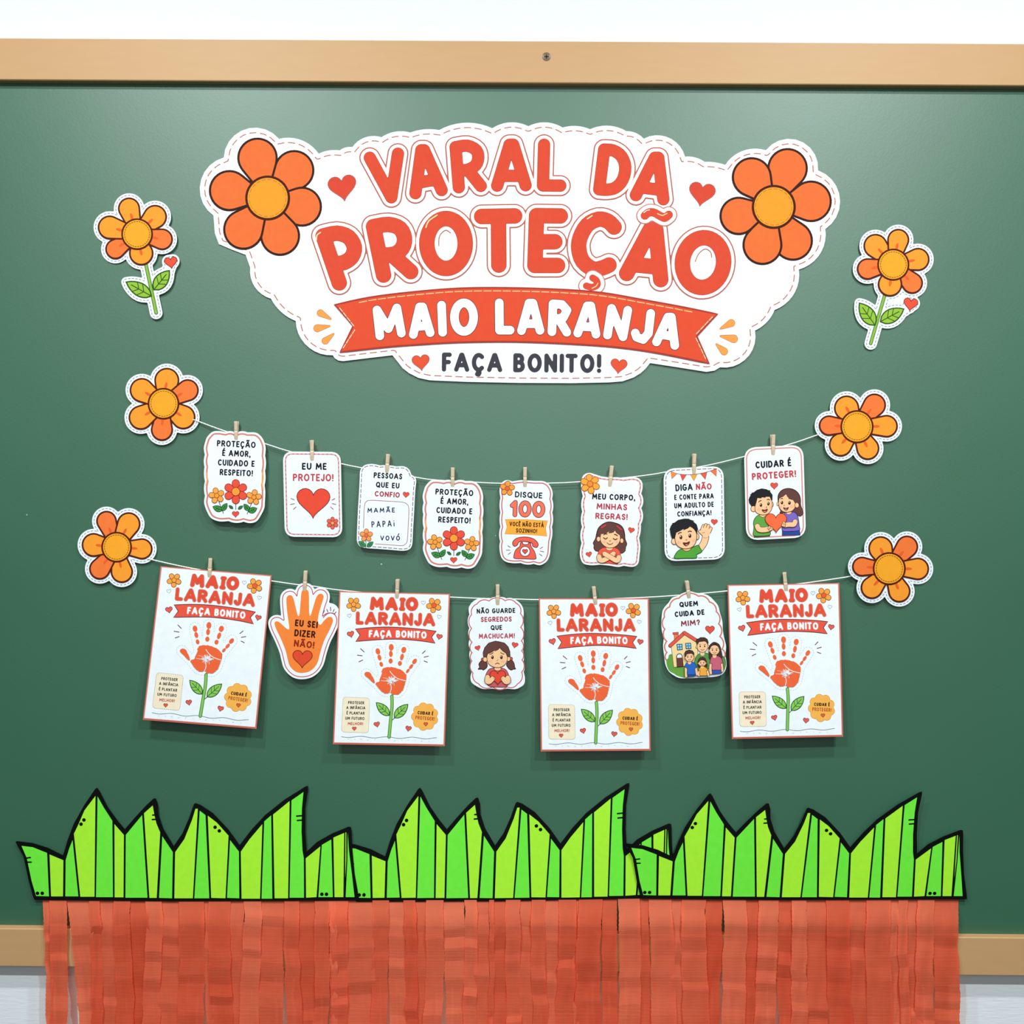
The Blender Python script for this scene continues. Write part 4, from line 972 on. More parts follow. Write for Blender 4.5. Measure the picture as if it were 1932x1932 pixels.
t.shape(ell(446, 1320, 32, 38), M(SKIN), M(SL), 8); t.shape(ell(798, 1310, 30, 38), M(SKIN), M(SL), 8)
t.shape(cr([(470, 1280), (490, 1370), (540, 1420), (620, 1445), (700, 1430), (760, 1380), (785, 1290), (760, 1200), (660, 1130), (560, 1160), (480, 1220)]), M(SKIN), M(SL), 9)
t.fill(ell(530, 1350, 26, 18), M((252, 186, 150))); t.fill(ell(715, 1348, 26, 18), M((252, 186, 150)))
t.part('printed_girl/hair', t.z); t.shape(np.array([(422, 1282), (415, 1215), (440, 1140), (500, 1072), (600, 1042), (660, 1052), (740, 1072), (795, 1130), (820, 1200), (824, 1282), (782, 1276), (762, 1225), (710, 1190), (665, 1140), (640, 1172), (590, 1196), (600, 1176), (540, 1212), (482, 1234), (468, 1284)]), M(HAIR), M((40, 24, 28)), 8)
t.part('printed_girl/face', t.z); eye(t, 556, 1288, 20, 28); eye(t, 692, 1288, 20, 28)
line(t, [(512, 1240), (540, 1236), (568, 1216)], 8); line(t, [(680, 1214), (706, 1232), (734, 1238)], 8); line(t, [(640, 1318), (634, 1334), (622, 1338)], 6, (190, 130, 80)); line(t, [(600, 1390), (630, 1374), (662, 1388)], 9, (130, 80, 50))
t.part('printed_heart#2', t.z, 'large red heart in the girl\'s hands'); t.shape(heart(636, 1600, 240, 0, 44), M((238, 76, 52)), M((130, 30, 34)), 9)
t.part('printed_girl/arms', t.z); limb(t, [(482, 1590), (476, 1650), (510, 1660), (560, 1612)], 74, SKIN, SL, 8); limb(t, [(790, 1600), (796, 1650), (760, 1662), (718, 1612)], 74, SKIN, SL, 8)
for p in ([(570, 1580), (590, 1598)], [(572, 1604), (588, 1622)], [(702, 1580), (688, 1598)], [(702, 1606), (690, 1624)]): line(t, p, 6, SL)
t.done()

t = card('message_card', 'cloud-shaped white card with a family in front of a house', (1312, 1280),
         [(140, 470), (160, 418), (200, 372), (232, 328), (282, 312), (332, 284), (392, 268), (450, 282), (512, 290), (570, 312), (620, 360), (652, 402), (670, 470), (690, 545), (694, 620), (706, 690), (724, 770), (716, 850), (728, 920), (718, 985), (680, 1030), (600, 1049), (450, 1058), (310, 1060), (240, 1030), (196, 990), (170, 930), (160, 860), (150, 770), (156, 700), (135, 600)],
         p4, hang(1299, 1120, .003, .001), True, None)
t.xf = crop(1240, 1090, 5.46)
t.part('printed_border', 1); t.stroke(lobes([(94, 850), (100, 770), (98, 655), (78, 530), (75, 405), (128, 300), (222, 212), (425, 190), (538, 250), (608, 350), (632, 475), (645, 605), (668, 735), (690, 825)], .2, False), 14, M((214, 122, 108)))
t.xf = p4
for i, (tx, a, b, h, c) in enumerate((('QUEM', (300, 414), (470, 402), 48, INK), ('CUIDA DE', (258, 504), (528, 482), 50, INK), ('MIM?', (314, 590), (488, 576), 52, (150, 50, 66)))):
    t.part('lettering#%d' % i, 3); t.text(tx, a, b, h, 11.5, M(c))
printed_heart(t, 'printed_heart', 577, 622, 82)
t.xf = crop(1220, 1150, 10.733); HL = (70, 50, 40)
t.part('printed_garden', 3, 'green bushes and lawn')
t.fill(cr([(400, 1030), (440, 980), (450, 925), (510, 905), (560, 1000), (600, 1150), (780, 1150), (790, 1366), (650, 1352), (560, 1302), (460, 1242), (410, 1130)], True, 3), M((104, 164, 66)))
t.part('printed_bush', 3, 'green bush'); t.shape(cr([(1530, 950), (1590, 1000), (1604, 1110), (1560, 1240), (1500, 1200)], True, 3), M((92, 140, 70)), M((50, 90, 40)), 8)
t.part('printed_house', 6, 'cream house with a red roof and brown door'); t.shape([(555, 480), (636, 480), (640, 560), (560, 640)], M((250, 124, 84)), M((120, 50, 40)), 9); t.shape([(530, 468), (640, 460), (642, 496), (536, 504)], M((236, 96, 78)), M((120, 50, 40)), 9)
t.shape([(500, 760), (760, 500), (1030, 660), (1036, 1120), (740, 1150), (552, 1168)], M((252, 222, 160)), M((150, 110, 70)), 9)
t.part('printed_house/roof', t.z); limb(t, [(478, 732), (620, 602), (765, 472), (880, 548), (1010, 630)][0:0] or [(478, 732), (765, 472)], 66, (236, 92, 76), (110, 40, 40), 10); limb(t, [(765, 472), (1010, 628)], 66, (236, 92, 76), (110, 40, 40), 10)
t.part('printed_house/window#0', t.z); t.shape([(615, 705), (715, 700), (722, 810), (625, 818)], M((150, 214, 240)), M((24, 60, 96)), 14); t.stroke([(665, 704), (672, 814)], 13, M((24, 90, 150))); t.stroke([(620, 760), (720, 756)], 13, M((24, 90, 150)))
t.part('printed_house/window#1', t.z); t.shape([(790, 685), (890, 680), (900, 785), (800, 792)], M((150, 214, 240)), M((24, 60, 96)), 14); t.stroke([(840, 684), (848, 790)], 13, M((24, 90, 150))); t.stroke([(795, 738), (896, 734)], 13, M((24, 90, 150)))
t.part('printed_house/door', t.z); t.shape(np.vstack(([(618, 1160), (606, 960)], arc3((606, 960), (660, 892), (722, 950)), [(722, 950), (744, 1150)])), M((112, 62, 58)), M((60, 30, 30)), 10)
t.fill(np.vstack((arc3((616, 965), (662, 905), (714, 958)), [(714, 960), (716, 972), (618, 980)])), M((240, 246, 255)))
def portrait(nm, lab, fx, fy, rx, ry, shirt, sc_, hair, hc, z, trousers=None, arms=(), extra=None):
    t.part(nm, z, lab)
    if extra is not None: t.shape(extra, M(hc), M((40, 24, 22)), 8)
    for a in arms: limb(t, a, 52, SKIN, SL, 7)
    if trousers: t.shape(trousers[0], M(trousers[1]), M((16, 30, 90)), 7)
    t.part(nm + '/shirt', t.z); t.shape(shirt, M(sc_), M(tuple(int(v * .4) for v in sc_)), 9)
    t.part(nm, t.z); t.stroke([(fx, fy + ry * .8), (fx, fy + ry * 1.22)], rx * .8, M(SKIN))
    t.shape(ell(fx - rx, fy + ry * .1, rx * .24, ry * .26), M(SKIN), M(SL), 7); t.shape(ell(fx + rx, fy, rx * .24, ry * .26), M(SKIN), M(SL), 7)
    t.shape(ell(fx, fy, rx, ry), M(SKIN), M(SL), 9)
    t.part(nm + '/hair', t.z); t.shape(hair, M(hc), M((34, 20, 18)), 7)
    t.part(nm + '/face', t.z)
    for k in (-1, 1): t.fill(ell(fx + k * rx * .42, fy, rx * .12, ry * .15, n=12), M((50, 30, 24))); line(t, [(fx + k * rx * .25, fy - ry * .3), (fx + k * rx * .62, fy - ry * .32)], 7)
    line(t, [(fx - rx * .3, fy + ry * .5), (fx, fy + ry * .62), (fx + rx * .35, fy + ry * .48)], 8, (150, 70, 50)); line(t, [(fx + 2, fy + ry * .2), (fx + 6, fy + ry * .28)], 6, (190, 130, 80))
HB = (78, 50, 44)
portrait('printed_man', 'father in a green sweater', 1130, 745, 108, 122, cr([(968, 1080), (990, 980), (1040, 910), (1110, 880), (1200, 878), (1270, 910), (1300, 1000), (1300, 1180), (1040, 1220), (985, 1180)], True, 3), (92, 150, 74), np.array([(1020, 720), (1000, 640), (1015, 600), (1050, 590), (1090, 565), (1170, 565), (1230, 600), (1250, 660), (1238, 720), (1222, 660), (1170, 640), (1060, 655), (1042, 690)]), HB, 20)
portrait('printed_woman', 'mother with long hair in a pink shirt', 1375, 820, 100, 100, cr([(1285, 1090), (1300, 980), (1360, 945), (1440, 942), (1510, 985), (1540, 1080), (1500, 1100), (1506, 1215), (1410, 1222), (1322, 1215), (1322, 1100)], True, 3), (206, 100, 124), np.array([(1268, 820), (1270, 740), (1320, 680), (1385, 660), (1450, 690), (1490, 760), (1495, 860), (1470, 800), (1440, 730), (1385, 690), (1310, 740), (1282, 800)]), HB, 36,
         ([(1322, 1205), (1506, 1205), (1520, 1290), (1330, 1312)], (52, 90, 170)), ([(1300, 1090), (1292, 1200), (1300, 1290)], [(1515, 1090), (1528, 1190), (1530, 1240)]), cr([(1375, 660), (1470, 710), (1510, 830), (1530, 960), (1480, 1010), (1290, 1010), (1262, 920), (1262, 760), (1310, 690)], True, 4))
portrait('printed_girl', 'small daughter in an orange shirt', 1125, 1085, 76, 62, cr([(1052, 1240), (1075, 1180), (1130, 1155), (1190, 1168), (1242, 1230), (1205, 1245), (1225, 1330), (1150, 1338), (1075, 1330), (1085, 1240)], True, 3), (252, 172, 64), np.array([(1040, 1080), (1048, 1010), (1090, 970), (1140, 960), (1190, 990), (1210, 1050), (1206, 1085), (1180, 1030), (1140, 1010), (1090, 1030), (1060, 1060)]), HB, 56,
         ([(1078, 1318), (1226, 1318), (1228, 1338), (1080, 1342)], (70, 60, 60)), ([(1068, 1240), (1062, 1330)], [(1225, 1240), (1245, 1320)]), cr([(1040, 1060), (1125, 970), (1210, 1060), (1225, 1150), (1180, 1170), (1070, 1165), (1035, 1130)], True, 4))
portrait('printed_boy', 'son in a blue shirt', 868, 965, 86, 90, cr([(772, 1160), (800, 1090), (860, 1064), (940, 1066), (990, 1105), (1010, 1175), (978, 1195), (985, 1312), (900, 1318), (822, 1312), (822, 1195)], True, 3), (44, 104, 196), np.array([(778, 960), (766, 890), (790, 840), (860, 815), (930, 835), (962, 880), (952, 950), (935, 895), (880, 890), (810, 905), (796, 950)]), HB, 56,
         ([(822, 1300), (985, 1300), (988, 1345), (830, 1362)], (36, 80, 160)), ([(795, 1185), (800, 1350)], [(995, 1185), (1022, 1310)]))
t.done()

# ------------------------------------------------------------------ the four posters
P2Q = [(180, 208), (1348, 236), (1292, 1848), (112, 1826)]
def poster(label, quad, tilt, base):
    xf = homography(P2Q, quad, 5.681)
    cx = (quad[0][0] + quad[1][0]) / 2; cy = (quad[0][1] + quad[1][1]) / 2
    t = Thing('poster', label, 'poster', base, 'handprint posters pegged on the lower string', hang(cx, cy, tilt * .55))
    q = [np.array(p, float) for p in quad]
    t.part('backing_sheet', None, 'coral sheet showing as a thin edge behind the poster')
    t.sheet(np.array([q[0] + (-1.6, -1.2), q[1] + (1.8, -1.2), q[2] + (1.8, 2.6), q[3] + (-1.8, 2.6)]), M((222, 112, 96)), .0006, -.0007)
    t.xf = xf
    t.part('paper'); t.sheet(np.array(P2Q), W_, .0004)
    t.part('printed_border', 1); t.stroke(inset(np.array(P2Q, float), 2), 7, M((232, 140, 126)), closed=True)
    t.part('title_lettering#0', 3)
    for ch, a, b, h in (('M', (500, 402), (646, 406), 140), ('A', (664, 404), (796, 410), 140), ('Ì', (812, 408), (874, 412), 138), ('O', (882, 410), (1014, 414), 146)):
        z0 = t.z; t.text(ch, a, b, h, 38 if ch == 'Ì' else 43, M((230, 80, 54)), [(46 if ch == 'Ì' else 51, M((166, 76, 78))), (42 if ch == 'Ì' else 47, M((246, 176, 160)))]); t.z = z0
    t.part('title_lettering#1', 3); t.text('LARANJA', (350, 556), (1196, 576), 136, 34, M((230, 80, 54)), [(43, M((166, 76, 78))), (38.5, M((246, 176, 160)))], gap=.1)
    t.part('printed_ribbon', 3)
    t.shape(np.vstack((cr([(345, 606), (520, 590), (700, 585), (900, 595), (1080, 612), (1210, 630)], False, 4), [(1160, 692)], cr([(1198, 758), (1050, 735), (850, 718), (700, 716), (520, 726), (348, 740)], False, 4), [(393, 672)])), M((238, 88, 66)), M((96, 50, 66)), 8)
    t.part('printed_ribbon/lettering', 6, 'white lettering'); t.text('FAÇA BONITO', (486, 696), (1106, 712), 78, 18.5, M((253, 254, 255)), bow=6)
    for i, (x, y, wd, r) in enumerate(((295, 666, 74, -14), (1243, 692, 64, 12), (575, 1632, 62, -12), (912, 1676, 62, 10))):
        printed_heart(t, 'printed_heart#%d' % i, x, y, wd, r, (238, 96, 80), (130, 64, 70), 6)
    for i, (x, y, wd, r) in enumerate(((1072, 327, 46, 0), (280, 466, 46, -12), (1242, 478, 44, 12))):
        t.part('outline_heart#%d' % i, 3); t.stroke(heart(x, y, wd, r, 24), 4.5, M((160, 164, 186)), closed=True)
    blossom(t, 'printed_flower#0', 325, 342, 78, 5, (253, 166, 70), (253, 166, 70), 90, (150, 84, 40), 6, 3, .32)
    blossom(t, 'printed_flower#1', 1186, 352, 82, 5, (253, 166, 70), (238, 96, 50), 100, (150, 84, 40), 6, 3, .32)
    # handprint
    PR = M((244, 104, 58)); t.part('printed_handprint', 3)
    for x, y, rx, ry, r in ((584, 846, 25, 34, -14), (602, 912, 20, 33, -16), (621, 984, 19, 27, -16), (728, 802, 26, 36, 0), (724, 872, 20, 34, 0), (722, 948, 22, 27, 0), (862, 830, 26, 33, 14), (843, 905, 19, 36, 14), (821, 974, 21, 25, 12), (978, 952, 21, 32, 36), (941, 1008, 16, 30, 38), (905, 1054, 14, 26, 38)):
        t.fill(ell(x, y, rx, ry, r, 16), PR)
    rng = random.Random(5)
    th = [(440, 1085), (460, 1066), (490, 1068), (512, 1086), (520, 1108), (530, 1118), (545, 1150), (552, 1172), (545, 1186), (520, 1170), (480, 1132), (450, 1108)]
    t.fill(cr(th, True, 3), PR)
    palm = cr([(626, 1085), (626, 1050), (650, 1024), (700, 1016), (760, 1016), (820, 1038), (884, 1085), (888, 1120), (876, 1200), (852, 1258), (806, 1302), (740, 1304), (716, 1284), (690, 1296), (640, 1286), (600, 1246), (558, 1195), (600, 1162), (612, 1120)], True, 4)
    palm += np.array([[rng.uniform(-4, 4), rng.uniform(-4, 4)] for _ in palm])
    t.fill(palm, PR)
    t.part('printed_handprint/crease_marks', t.z, 'pale unprinted creases of the palm')
    for pl, wd in (([(715, 1060), (745, 1098), (800, 1138), (882, 1162)], 7), ([(620, 1160), (680, 1168), (730, 1190)], 4), ([(716, 1284), (728, 1240), (718, 1180)], 7), ([(640, 1128), (700, 1140), (760, 1170)], 3)): t.stroke(cr(pl, False, 4), wd, W_)
    for k in range(60):
        a = rng.uniform(0, 2 * PI); r0 = rng.uniform(0, 34); r1 = r0 + rng.uniform(12, 44)
        t.stroke([(738 + r0 * math.cos(a), 1158 + r0 * math.sin(a) * .8), (738 + r1 * math.cos(a + .2), 1158 + r1 * math.sin(a + .2) * .8)], rng.uniform(2.5, 6), W_, bump=False); t.z += .25
    if not UN: UN.append(union([tcap((640, 1060), 20, (582, 840), 26), tcap((722, 1030), 20, (728, 798), 26), tcap((810, 1050), 20, (862, 830), 26), tcap((870, 1110), 20, (982, 946), 24), tcap((600, 1220), 16, (460, 1086), 22), palm], 34, 9))
    t.part('hand_outline', 2, 'pale blue dashed outline'); t.dash(UN[0], 14, 14, 4.2, M((188, 204, 222)))
    t.part('ray_marks', 3)
    for a, b in (((400, 818), (438, 852)), ((365, 887), (417, 893)), ((382, 957), (422, 940)), ((1062, 868), (1093, 840)), ((1080, 908), (1126, 897)), ((1080, 948), (1115, 963))): t.stroke([a, b], 9, M((120, 66, 90)), bump=False)
    t.part('printed_stem', 3); st = cr([(735, 1326), (736, 1440), (722, 1580), (705, 1764)], False, 5)
    t.stroke(st, 35, M((40, 90, 50))); t.stroke(st, 23, M((132, 204, 84)))
    t.stroke([(738, 1582), (764, 1560)], 7, M((40, 90, 50)))
    t.part('printed_leaf#0', 5); leaf_print(t, (708, 1532), (568, 1396), 46, (140, 206, 84), (44, 96, 60), 9)
    t.part('printed_leaf#1', 5); leaf_print(t, (762, 1558), (906, 1414), 48, (140, 206, 84), (44, 96, 60), 9)
    nb = roundquad([(212, 1334), (497, 1346), (484, 1720), (194, 1710)], 34)
    t.part('note_box', 3, 'cream box with dashed edge'); t.fill(nb, M((250, 236, 206))); t.dash(nb, 12, 9, 4.5, M((196, 180, 160)))
    for i, (tx, a, b, h, c) in enumerate((('PROTEGER', (266, 1410), (438, 1414), 32, INK), ('A INFÂNCIA', (246, 1464), (450, 1468), 32, INK), ('É PLANTAR', (248, 1522), (442, 1526), 32, INK), ('UM FUTURO', (236, 1578), (440, 1582), 32, INK), ('MELHOR!', (262, 1636), (425, 1638), 32, (190, 70, 60)))):
        t.part('note_box/lettering#%d' % i, 6); t.text(tx, a, b, h, 5.8, M(c))
    t.part('note_box/heart', 6); t.shape(heart(332, 1676, 44), M((236, 96, 70)), M((140, 70, 60)), 5)
    sh = [ell(1088 + 100 * math.cos(a), 1545 + 106 * math.sin(a), 44, n=20) for a in [2 * PI * (k + .5) / 9 for k in range(9)]] + [ell(1088, 1545, 110)]
    if len(UN) < 2: UN.append(union(sh, 4, 6))
    t.part('round_badge', 3, 'orange scalloped badge'); t.fill(UN[1], M((253, 184, 84))); t.dash(inset(UN[1], 3), 12, 9, 4, M((214, 150, 70)))
    t.part('round_badge/lettering#0', 6); t.text('CUIDAR É', (1010, 1520), (1178, 1532), 36, 7.6, M((50, 26, 12)))
    t.part('round_badge/lettering#1', 6); t.text('PROTEGER!', (986, 1572), (1190, 1590), 38, 6.5, M((190, 84, 40)))
    t.part('round_badge/heart', 6); t.shape(heart(1098, 1628, 44), M((236, 100, 60)), M((140, 70, 40)), 5)
    t.part('ground_line', 3); xs = np.linspace(195, 1214, 60)
    t.stroke(np.stack((xs, 1760 + (xs - 195) * .018 + 8 * np.sin((xs - 195) / 44)), 1), 5, M((74, 96, 120)))
    for k in range(13): t.stroke([(262 + k * 72 + rng.uniform(-12, 12), 1788 + k * 1.4 + rng.uniform(-8, 10)), (270 + k * 72, 1788 + k * 1.4 + rng.uniform(-8, 10))], 4, M((190, 200, 214)), bump=False)
    return t.done()
UN = []
Q2 = [tuple(p2(np.array([p]))[0]) for p in P2Q]
poster('tilted handprint poster at the left end of the lower string', [(304.6, 1069.4), (511, 1086.6), (482.0, 1372.6), (271.2, 1355.4)], .016, (377, 1366))
poster('handprint poster between the orange hand and the sad girl card', Q2, .016, (735, 1405))
poster('handprint poster between the sad girl card and the family card', [tuple(p3(np.array([p]))[0]) for p in ((100, 222), (1228, 222), (1246, 1786), (122, 1794))], .016, (1122, 1415))
poster('handprint poster at the right end of the lower string', [tuple(p4(np.array([p]))[0]) for p in ((744, 216), (1748, 198), (1782, 1580), (786, 1602))], .018, (1483, 1392))

# ------------------------------------------------------------------ strings
cordm, nt, b, N = nodes_mat('white_cotton_cord')
tc = N('ShaderNodeTexCoord'); wv = N('ShaderNodeTexWave', Scale=160, Distortion=1.5); wv.bands_direction = 'DIAGONAL'
nt.links.new(tc.outputs['Object'], wv.inputs['Vector']); bp = N('ShaderNodeBump', Strength=.4, Distance=.0008); nt.links.new(wv.outputs['Fac'], bp.inputs['Height']); nt.links.new(bp.outputs[0], b.inputs['Normal'])
b.inputs['Base Color'].default_value = (.84, .84, .82, 1); b.inputs['Roughness'].default_value = .8
def string(label, pts, dpt):
    P = cr(pts, False, 5); W = [at(x, y, dpt - (dpt - .0019) * max(0, 1 - min(i, len(P) - 1 - i) / 9)) for i, (x, y) in enumerate(P)]
    o0 = W[len(W) // 2]
    V, Fc = tube([p - o0 for p in W], .00115, 8)
    o = mesh_obj('string', V, Fc, cordm, smooth=True); o.location = o0
    o['label'] = label; o['category'] = 'string'; o['kind'] = 'thing'; o['group'] = 'white strings across the chalkboard'
SD = TOPD - .0020
string('upper white cotton string with eight cards', [(352, 787), (374, 795), (422, 812.6), (501, 837.5), (551, 853), (644, 875), (683.5, 883), (784.8, 900.8), (824.7, 906), (897, 910), (944, 912), (1038, 911.7), (1095, 909), (1176.7, 901.8), (1229.7, 895.4), (1254.8, 891), (1332.6, 878.6), (1402, 862), (1488, 838.9), (1539.7, 821.5), (1560, 815)], SD)
string('lower white cotton string with posters and cards', [(268, 1051), (287, 1056), (350, 1070), (430, 1084), (511.6, 1096), (560, 1103), (591, 1106), (641, 1113.5), (740, 1122), (847.6, 1126.6), (902, 1129), (974, 1130.5), (1017.8, 1131.5), (1120, 1131), (1220, 1127), (1269.7, 1124), (1331.8, 1119), (1373, 1115), (1450, 1108), (1520, 1100), (1580, 1091.4), (1606, 1087), (1625, 1082)], SD)

# ------------------------------------------------------------------ clothespins
pm, nt, b, N = nodes_mat('pale_birch_wood')
tc = N('ShaderNodeTexCoord'); mp = N('ShaderNodeMapping', Scale=(300, 300, 40)); nt.links.new(tc.outputs['Object'], mp.inputs['Vector'])
nz = N('ShaderNodeTexNoise', Scale=1.5, Detail=4); nt.links.new(mp.outputs[0], nz.inputs['Vector'])
rr = N('ShaderNodeValToRGB'); rr.color_ramp.elements[0].color = (.55, .42, .27, 1); rr.color_ramp.elements[1].color = (.70, .57, .41, 1); nt.links.new(nz.outputs['Fac'], rr.inputs[0]); nt.links.new(rr.outputs[0], b.inputs['Base Color'])
b.inputs['Roughness'].default_value = .6
steel = bpy.data.materials.new('spring_steel'); steel.use_nodes = True
bs = steel.node_tree.nodes['Principled BSDF']; bs.inputs['Base Color'].default_value = (.62, .6, .56, 1); bs.inputs['Metallic'].default_value = 1; bs.inputs['Roughness'].default_value = .3

def clothespin(label, top, bot, twist=0):
    d = TOPD
    A = at(*top, d + .003); B = at(*bot, d + .001)
    L = np.linalg.norm(B - A); u = (B - A) / L; nrm = np.array((0, -1, 0.)); nrm = nrm - u * (nrm @ u); nrm /= np.linalg.norm(nrm); wv = np.cross(u, nrm)
    org = at(*bot, d)
    root = bpy.data.objects.new('clothespin', None); COL.objects.link(root); root.location = org; root.empty_display_size = .01
    root['label'] = label; root['category'] = 'clothespin'; root['kind'] = 'thing'; root['group'] = 'small wooden clothespins on the strings'
    hw = .0033; A0 = at(*top, d)
    def P(s, w_, n_):
        tw = twist * (1 - s)
        return A0 + u * (L * s) + wv * (w_ * math.cos(tw) - n_ * math.sin(tw)) + nrm * (n_ * math.cos(tw) + w_ * math.sin(tw)) - org
    for k, prof in enumerate((((0, .0030, .0060), (.05, .0026, .0062), (.42, .0009, .0048), (.5, .0006, .0040), (.56, .0006, .0048), (.74, .0006, .0040), (.97, .0004, .0021), (1, .0006, .0018)),
                              ((0, -.0052, -.0026), (.05, -.0054, -.0022), (.42, -.0046, -.0010), (.5, -.0042, -.0012), (.56, -.0050, -.0036), (.74, -.0052, -.0036), (.97, -.0030, -.0006), (1, -.0026, -.0008)))):
        V = []; Fc = []
        for s, n0, n1 in prof:
            e = .0006
            V += [P(s, -hw, n0), P(s, hw, n0), P(s, hw, n1 - e), P(s, hw - e, n1), P(s, -hw + e, n1), P(s, -hw, n1 - e)]
        m_ = len(prof)
        for i in range(m_ - 1):
            for j in range(6): Fc.append((i * 6 + j, i * 6 + (j + 1) % 6, i * 6 + 6 + (j + 1) % 6, i * 6 + 6 + j))
        Fc.append(tuple(range(5, -1, -1))); Fc.append(tuple(range((m_ - 1) * 6, m_ * 6)))
        mesh_obj('prong', V, Fc, pm, root)
    path = []
    for i in range(61):
        a = 2 * PI * 4 * i / 60
        path.append(P(.5 + .0016 * math.sin(a) / L, -.0042 + .0084 * i / 60, .0004 + .0016 * math.cos(a)))
    path = [P(.56, -.0046, -.0044)] + [P(.53, -.0044, -.0008)] + path + [P(.53, .0044, -.0008), P(.56, .0046, -.0044)]
    V, Fc = tube(path, .00042, 6)
    mesh_obj('spring', V, Fc, steel, root, True)

PINS = [('leftmost flower card on the upper string', (446.5, 795), (446, 832), 0), ('big red heart card', (588, 830.5), (589.5, 871), .35), ('handwritten names card', (732.4, 856.8), (730, 893), 0), ('flower card beside the telephone card', (854.3, 882), (854, 920), 0),
        ('telephone card', (990.6, 881.4), (990.5, 920), 0), ('self-hugging girl card', (1154.3, 878.5), (1150, 920), 0), ('waving boy card', (1309.8, 856), (1308.6, 896), 0), ('two children and heart card', (1457.7, 820), (1458, 860), .1),
        ('leftmost tilted poster', (397, 1053.5), (395.6, 1092), .3), ('orange hand cutout', (576.8, 1077), (575, 1116.6), .1), ('poster between orange hand and sad girl', (750.3, 1093), (749, 1132), 0), ('sad girl card', (939, 1103), (939, 1143), 0),
        ('poster between sad girl and family', (1120, 1106.7), (1124, 1144), 0), ('family and house card', (1295.6, 1096), (1300, 1130), 0), ('rightmost poster', (1480, 1080), (1483, 1119), -.3)]
for lab, a, bb, tw in PINS: clothespin('small wooden clothespin gripping the ' + lab, a, bb, tw)

# ------------------------------------------------------------------ paper grass
g0 = crop(0, 1460, 2.76)
TPL = [(80, 355), (88, 350), (170, 360), (250, 385), (328, 424), (336, 400), (352, 345), (385, 258), (440, 160), (496, 78), (506, 72), (518, 88), (560, 170), (610, 240), (650, 288), (700, 230), (760, 165), (800, 128), (812, 128), (822, 160), (826, 215), (850, 285), (905, 375), (950, 310), (985, 230), (1010, 157), (1018, 152), (1045, 162), (1110, 205), (1190, 290), (1248, 370), (1310, 290), (1380, 215), (1480, 135), (1590, 66), (1604, 62), (1605, 78), (1590, 180), (1590, 300), (1597, 405), (1650, 355), (1730, 310), (1815, 275), (1828, 278), (1831, 300), (1834, 380), (1847, 520), (1868, 640), (1870, 660), (900, 664), (180, 657), (172, 640), (150, 560), (122, 430)]
LG, DG = (178, 254, 58), (118, 248, 68)
BL = [('d', [(112, 375), (170, 382), (245, 412), (255, 638), (188, 636), (165, 560), (140, 440)]), ('l', [(258, 420), (330, 450), (328, 638), (266, 638)]), ('d', [(378, 345), (408, 638), (340, 638), (342, 450), (360, 390)]), ('l', [(385, 312), (410, 260), (440, 190), (497, 115), (492, 640), (418, 640)]),
      ('d', [(508, 118), (540, 175), (585, 245), (588, 642), (500, 642)]), ('l', [(596, 262), (645, 318), (643, 643), (597, 643)]), ('d', [(655, 318), (740, 215), (768, 645), (653, 645)]), ('l', [(750, 205), (795, 165), (805, 220), (815, 260), (834, 305), (816, 646), (778, 646)]),
      ('d', [(845, 325), (900, 408), (896, 648), (828, 646)]), ('l', [(912, 408), (960, 340), (1000, 240), (1018, 182), (1030, 182), (1004, 648), (908, 648)]), ('d', [(1040, 192), (1070, 215), (1090, 648), (1012, 648)]), ('l', [(1082, 218), (1130, 255), (1190, 322), (1174, 648), (1100, 646)]),
      ('d', [(1198, 345), (1244, 405), (1246, 648), (1182, 646)]), ('l', [(1254, 405), (1300, 340), (1366, 262), (1354, 650), (1258, 650)]), ('d', [(1376, 248), (1412, 216), (1418, 650), (1362, 650)]), ('l', [(1422, 212), (1508, 142), (1500, 648), (1430, 648)]),
      ('d', [(1518, 138), (1580, 95), (1572, 180), (1570, 300), (1575, 400), (1582, 440), (1583, 645), (1508, 645)]), ('l', [(1592, 440), (1668, 378), (1648, 642), (1594, 645)]), ('d', [(1676, 370), (1725, 342), (1733, 642), (1658, 642)]), ('l', [(1736, 332), (1792, 308), (1788, 642), (1742, 642)]),
      ('l', [(1799, 306), (1803, 304), (1803, 450), (1798, 540)]), ('d', [(1811, 306), (1817, 400), (1832, 520), (1846, 642), (1800, 642), (1809, 450)])]
BK = (6, 8, 8)
def grass(label, src, dst, anchors, base):
    f = affine([np.array(p) * 2.76 - np.array((0, 1460 * 2.76)) for p in src], dst, 2.76)
    t = Thing('paper_grass_border', label, 'paper grass', base, 'paper grass borders', anchors)
    t.xf = f
    t.part('backing'); t.sheet(np.array(TPL, float), M(BK), .0012)
    for i, (c, p) in enumerate(BL):
        t.part('blade#%d' % i, 1); t.fill(p, M(LG if c == 'l' else DG))
    t.part('ink_dots', 3)
    for x, y in ((195, 622), (220, 622), (437, 240), (422, 262), (1120, 278), (1142, 297), (1676, 627), (1700, 627)): t.fill(ell(x, y, 9.5, n=14), M(BK)); t.z -= 1
    t.part('ink_ticks', 3)
    for a, b_ in (((130, 440), (158, 436)), ((136, 460), (162, 460)), ((795, 215), (820, 213)), ((793, 238), (826, 236)), ((1545, 220), (1574, 218)), ((1548, 243), (1574, 241))): t.stroke([a, b_], 8, M(BK), bump=False)
    return t.done()
S1 = [(181, 1487), (580, 1484), (32, 1588), (674, 1697)]
grass('left panel of the paper grass border, in front of the middle one', S1, S1, [(100, 1697, .0075), (600, 1697, .0075), (350, 1500, .0055)], (353, 1697))
